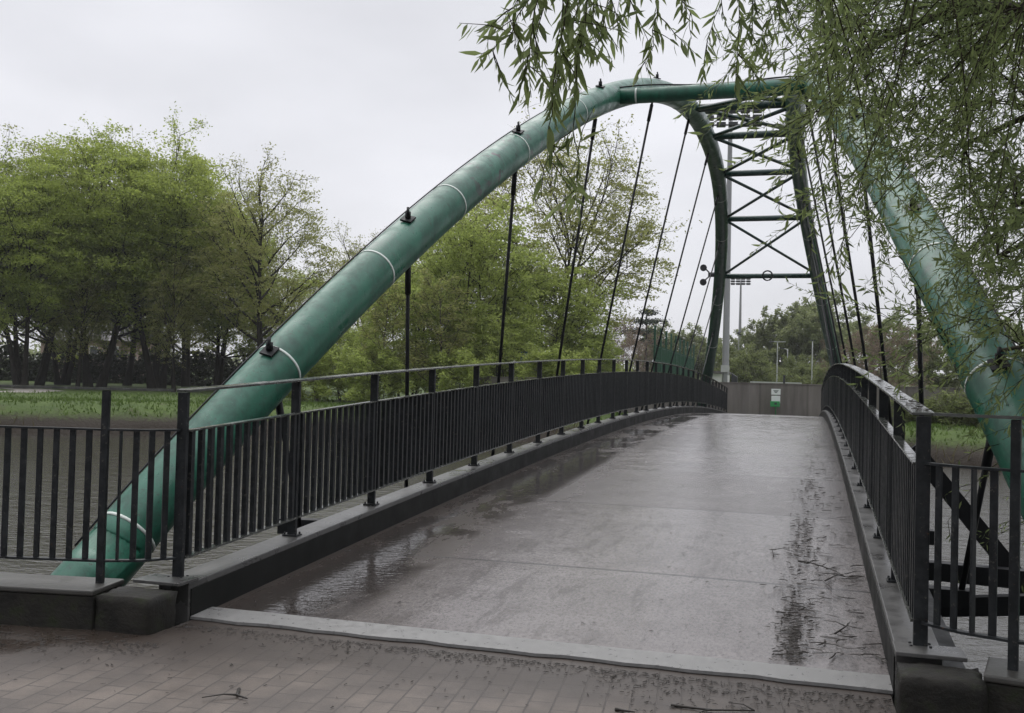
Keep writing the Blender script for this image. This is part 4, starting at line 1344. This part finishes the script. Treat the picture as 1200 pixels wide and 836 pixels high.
def region(u, v):
    """how thick the foliage is, by direction from the path (outside the view it is simply full)"""
    if u > 1210 or v < -15: return 0.0 if u < 900 else (0.06 if u < 985 else 0.32)
    e = 985 - 0.10 * v if v < 120 else (975 + (v - 120) * 0.38 if v < 330 else 1055 + (v - 330) * 0.50)
    if u < e - 75: return 0.03 if (u > 880 and v < 130) or (u > 925 and v < 340) else 0.0
    if u < e: return 0.28
    xa = 1050 + (v - 200) * 0.43
    if v < 165: return 1.0
    if u > xa + 45: return 0.85 if v < 400 else 0.25
    return 0.42 if v < 230 else 0.15
cnt = 0
while cnt < 470:
    u, v = rng.uniform(860, 1560), rng.uniform(-420, 470)
    if rng.uniform() > region(u, v): continue
    dep = rng.uniform(4.6, 9.2)
    if u < 1000: dep = rng.uniform(4.4, 6.4)
    e_ = V3(at(u, v, dep))
    if e_[2] < 0.5: continue
    cnt += 1
    near_ = LIMB[np.argsort(((LIMB - e_) ** 2).sum(1))[rng.integers(0, 5)]]
    L = np.linalg.norm(e_ - near_)
    if L > 2.2:
        near_ = e_ + (near_ - e_) * 2.2 / L; L = 2.2
    mid = (near_ + e_) / 2 + np.array([0, 0, 0.16 * L]) + rng.normal(size=3) * 0.08 * L
    pts = [(1 - q) ** 2 * near_ + 2 * q * (1 - q) * mid + q * q * e_ for q in np.linspace(0, 1, 8)]
    spray(pts, 0.006, 28, 0.062, 0.2)
    dd = unit(e_ - near_)
    for k in range(6):
        b_ = pts[rng.integers(2, 8)]
        d = unit(dd * 0.7 + rng.normal(size=3) * 0.6 + np.array([-0.35, 0, -0.05]))
        spray(twig_curve(b_, d, rng.uniform(0.25, 0.75), 5, rng.uniform(0.0, 0.5)), 0.0015, 50, 0.060, 0.2)
# low sprays over the water at the right edge
for k in range(26):
    u, v = rng.uniform(1095, 1260), rng.uniform(380, 640)
    dep = rng.uniform(6.6, 8.5)
    e_ = V3(at(u, v, dep))
    s_ = e_ + np.array([rng.uniform(0.5, 1.1), rng.uniform(-0.4, 0.4), rng.uniform(0.1, 0.6)])
    pts = [s_ + (e_ - s_) * q + np.array([0, 0, 0.12 * math.sin(q * 3.1)]) for q in np.linspace(0, 1, 7)]
    spray(pts, 0.004, 14, 0.058, 0.4)
    for j in range(3):
        spray(twig_curve(pts[rng.integers(2, 7)], unit((e_ - s_) + rng.normal(size=3) * 0.5), rng.uniform(0.2, 0.45), 4, 0.4), 0.0025, 28, 0.055, 0.4)
# the closest hanging sprays at the top of the view
HANG = [([(700, -160), (672, -20), (655, 60), (646, 130), (641, 185), (634, 232)], 3.3, 2), ([(660, -150), (640, -40), (622, 40), (612, 85)], 3.2, 3), ([(640, -140), (625, -20), (600, 35), (578, 58), (560, 72)], 3.25, 1),
        ([(690, -160), (690, -30), (684, 30), (676, 75)], 3.35, 3), ([(720, -160), (715, -30), (708, 10), (700, 50)], 3.45, 2), ([(735, -160), (735, -60), (738, -20), (742, 8)], 3.5, 2),
        ([(760, -150), (772, -30), (766, 40), (758, 84)], 3.5, 1), ([(800, -150), (795, -40), (800, -5), (812, 25)], 3.6, 1), ([(640, -150), (650, -40), (662, 20), (656, 80), (650, 130)], 3.3, 2),
        ([(860, -160), (866, -40), (866, 40), (862, 110)], 4.0, 1), ([(880, -150), (850, -30), (838, 20), (828, 60)], 3.9, 1), ([(900, -150), (888, -30), (882, 20), (884, 60)], 4.3, 1), ([(985, -150), (978, -40), (975, 10), (982, 50)], 4.0, 3),
        ([(620, -150), (612, -50), (606, 0), (590, 25)], 3.3, 2), ([(930, -150), (915, -20), (905, 20), (890, 50)], 4.4, 1)]
for pl, dep, mult in HANG:
    for m_ in range(mult):
        jit = rng.normal(size=2) * (9 if m_ else 0)
        dp = dep + rng.normal() * 0.08
        P = [V3(at(u + jit[0] * (0.4 + i / 4) , v + jit[1] * 1.5 - (0 if m_ == 0 else rng.uniform(0, 22)), dp)) for i, (u, v) in enumerate(pl)]
        Q = []
        for i in range(len(P) - 1):
            for q in (0, 0.34, 0.67): Q.append(P[i] + (P[i + 1] - P[i]) * q + rng.normal(size=3) * 0.006)
        Q.append(P[-1])
        spray(Q, 0.0028, 64, 0.074, 0.85)
        for k in range(3):
            b_ = Q[rng.integers(len(Q) // 2, len(Q) - 1)]
            spray(twig_curve(b_, unit(rng.normal(size=3) * 0.6 + np.array([0, 0, -0.6])), rng.uniform(0.08, 0.2), 4, 0.5), 0.0018, 50, 0.066, 0.8)
mb.build('trunk', M_WBARK, wil)
mbt.build('twigs', M_WTWIG, wil)
C = np.array(leafC); D = np.array(leafD); S = np.array(leafS)[:, None]
R_ = rng.normal(size=C.shape)
U = np.cross(D, R_); U /= np.linalg.norm(U, axis=1)[:, None] + 1e-9
N = np.cross(U, D)
wd = 0.098
b0 = C; l1 = C + D * S * 0.32 + U * S * wd + N * S * 0.02; r1 = C + D * S * 0.32 - U * S * wd + N * S * 0.02; m1_ = C + D * S * 0.34
l2 = C + D * S * 0.68 + U * S * wd * 0.7 - N * S * 0.03; r2 = C + D * S * 0.68 - U * S * wd * 0.7 - N * S * 0.03; m2_ = C + D * S * 0.68 - N * S * 0.05; tp = C + D * S - N * S * 0.13
V = np.stack([b0, l1, m1_, r1, l2, m2_, r2, tp], 1).reshape(-1, 3) - V3(WB)
nb = len(C)
Fq = np.array([[0, 2, 1, 1], [0, 3, 2, 2], [1, 2, 5, 4], [2, 3, 6, 5], [4, 5, 7, 7], [5, 6, 7, 7]])
faces = []
tri = np.array([[0, 2, 1], [0, 3, 2], [1, 2, 5], [1, 5, 4], [2, 3, 6], [2, 6, 5], [4, 5, 7], [5, 6, 7]])
F = (np.arange(nb)[:, None, None] * 8 + tri[None]).reshape(-1, 3)
o = bpy.data.objects.new('crown', mesh_np('crown', V, F, M_LF_WILLOW)); COL.objects.link(o); o.parent = wil
print('willow leaves', nb)

# ------------------------------------------------------------------ litter on the deck and paving
rng = np.random.default_rng(55)
def bits(name, pts, lo, hi, mat, label, cat, zf, curl=0.3, wr=(0.10, 0.25)):
    V, F = [], []
    for (x_, y_) in pts:
        L = rng.uniform(lo, hi); a = rng.uniform(0, 6.28); w_ = L * rng.uniform(*wr)
        w_ = min(w_, 0.012)
        z_ = zf(x_, y_) + 0.004
        k0 = len(V)
        cu = rng.normal() * curl
        for i in range(4):
            u = (i / 3 - 0.5) * L
            aa = a + cu * (i / 3 - 0.5)
            cx_, cy2 = x_ + math.cos(aa) * u, y_ + math.sin(aa) * u
            ww = w_ * (0.5 if i in (0, 3) else 1) / 2
            nx, ny = -math.sin(aa), math.cos(aa)
            h_ = rng.uniform(0.0, 0.004)
            V += [(cx_ - nx * ww, cy2 - ny * ww, z_ + h_), (cx_ + nx * ww, cy2 + ny * ww, z_ + h_), (cx_, cy2, z_ + h_ + ww * 1.2)]
        for i in range(3):
            b_ = k0 + 3 * i
            F += [(b_, b_ + 3, b_ + 5, b_ + 2), (b_ + 2, b_ + 5, b_ + 4, b_ + 1), (b_ + 1, b_ + 4, b_ + 3, b_)]
    mb = MB(); mb.add(V, F)
    return tag(mb.build(name, mat), label, cat, kind='stuff')
zd = lambda x_, y_: zdeck(y_) + 0.016
pts = []
for k in range(1500):
    y_ = 6.0 + rng.exponential(4.0)
    if y_ > 24: continue
    if math.sin(y_ * 2.1) + rng.normal() * 0.8 < -0.6: continue
    pts.append((1.60 + 0.015 * (y_ - 6) + rng.normal() * (0.07 + 0.02 * math.sin(y_ * 1.7)), y_))
bits('leaf_litter', pts, 0.015, 0.06, M_LITTER, 'band of dark wet leaf litter along the right side of the deck', 'litter', zd)
pts = [(rng.uniform(1.72, 2.1), 6.1 + rng.exponential(3.0)) for k in range(120)]
bits('twig_litter', [p for p in pts if p[1] < 18], 0.06, 0.2, M_LITTER, 'thin dark twigs scattered against the right kerb', 'litter', zd, 1.4, (0.04, 0.08))
pts = [(rng.uniform(-2.0, 2.0), 5.95 + rng.exponential(4.0)) for k in range(260)]
pts += [(-1.75 + rng.normal() * 0.2, 6 + rng.exponential(7)) for k in range(260)]
bits('deck_crumbs', [p for p in pts if p[1] < 30 and abs(p[0]) < 2.1], 0.008, 0.035, M_LITTER, 'scattered dark specks on the wet deck', 'litter', zd)
pts = []
for k in range(1500):
    x_ = rng.uniform(-2.1, 2.5)
    pts.append((x_, 5.60 - abs(rng.normal()) * 0.09 - 0.02))
for k in range(700):
    x_ = rng.uniform(-3.6, -1.9)
    pts.append((x_, 5.1 - 0.12 * (-2.1 - x_) - abs(rng.normal()) * 0.18))
for k in range(420): pts.append((rng.uniform(-3.5, 2.6), 5.6 - abs(rng.normal()) * 0.8))
for k in range(500): pts.append((rng.uniform(0.6, 2.6), 5.45 - abs(rng.normal()) * 0.25))
bits('leaf_litter', pts, 0.005, 0.034, M_LITTER, 'dark crumbs of leaf litter on the block paving by the steel plate', 'litter', lambda x_, y_: 0.0)
def fallen(name, base_pts, r, label, forks=0):
    mb = MB()
    P = [Vector(p) for p in base_pts]
    mb.tube(P, [r * (1 - 0.7 * i / (len(P) - 1)) for i in range(len(P))], 6)
    for k in range(forks):
        i = 1 + k % (len(P) - 1)
        a = rng.uniform(0, 6.28)
        q = P[i] + Vector((math.cos(a), math.sin(a), 0.02)) * rng.uniform(0.08, 0.2)
        mb.tube([P[i], P[i].lerp(q, 0.5) + Vector((0.01, 0.02, 0.006)), q], [r * 0.6, r * 0.45, r * 0.25], 5)
    return tag(mb.build(name, M_TWIG), label, 'twig', 'fallen twigs')
def dk(x_, y_, h_=0.012): return (x_, y_, zdeck(y_) + 0.018 + h_)
fallen('fallen_twig', [dk(1.62, 8.62), dk(1.70, 8.52, 0.03), dk(1.80, 8.46, 0.02), dk(1.90, 8.36), dk(1.97, 8.18)], 0.008, 'largest forked wet twig lying across the right of the deck', 5)
fallen('fallen_twig', [dk(1.42, 8.72), dk(1.40, 8.95, 0.02), dk(1.48, 9.05, 0.02), dk(1.58, 8.98)], 0.005, 'curled thin twig beside the leaf band on the deck')
fallen('fallen_twig', [dk(1.86, 6.62), dk(1.93, 6.80), dk(1.96, 6.92)], 0.007, 'short thick twig near the plate and right kerb', 1)
fallen('fallen_twig', [dk(1.82, 8.0), dk(1.90, 8.2), dk(1.99, 8.3)], 0.006, 'short twig just below the largest forked twig', 2)
fallen('fallen_twig', [(1.05, 5.06, 0.008), (1.25, 5.05, 0.012), (1.45, 5.12, 0.01)], 0.008, 'dark stick on the paving in front of the plate', 2)
fallen('fallen_twig', [(-1.05, 4.52, 0.008), (-1.0, 4.42, 0.014), (-0.93, 4.40, 0.01)], 0.010, 'curled dark twig lying alone on the paving blocks', 1)
fallen('fallen_twig', [(-3.05, 4.62, 0.008), (-2.85, 4.66, 0.014), (-2.72, 4.76, 0.01)], 0.011, 'stick on the wet paving near the left quay wall', 1)
fallen('fallen_twig', [(0.80, 4.9, 0.008), (0.9, 4.88, 0.012)], 0.009, 'short stub of twig on the paving, nearest the camera', 0)
# leaves stuck on the right handrail
pts = [(W + rng.uniform(-0.045, 0.045), Y0 + rng.exponential(1.6)) for k in range(60)]
bits('handrail_leaves', pts, 0.02, 0.06, M_LITTER, 'dark wet leaves stuck on the right handrail', 'litter', lambda x_, y_: zdeck(y_) + KH + HP + 0.018)

# ------------------------------------------------------------------ damp air
hm = bpy.data.materials.new('haze_air')
hm.use_nodes = True
hm.node_tree.nodes.clear()
ho = hm.node_tree.nodes.new('ShaderNodeOutputMaterial')
hv = hm.node_tree.nodes.new('ShaderNodeVolumePrincipled')
hv.inputs['Color'].default_value = (0.97, 0.975, 0.985, 1)
hv.inputs['Density'].default_value = 0.0003
hm.node_tree.links.new(hv.outputs[0], ho.inputs['Volume'])
mb = MB()
mb.box((0, 100, 10.9), (1300, 1100, 28))
tag(mb.build('haze', hm), 'thin pale haze hanging in the damp air', 'haze', kind='stuff')
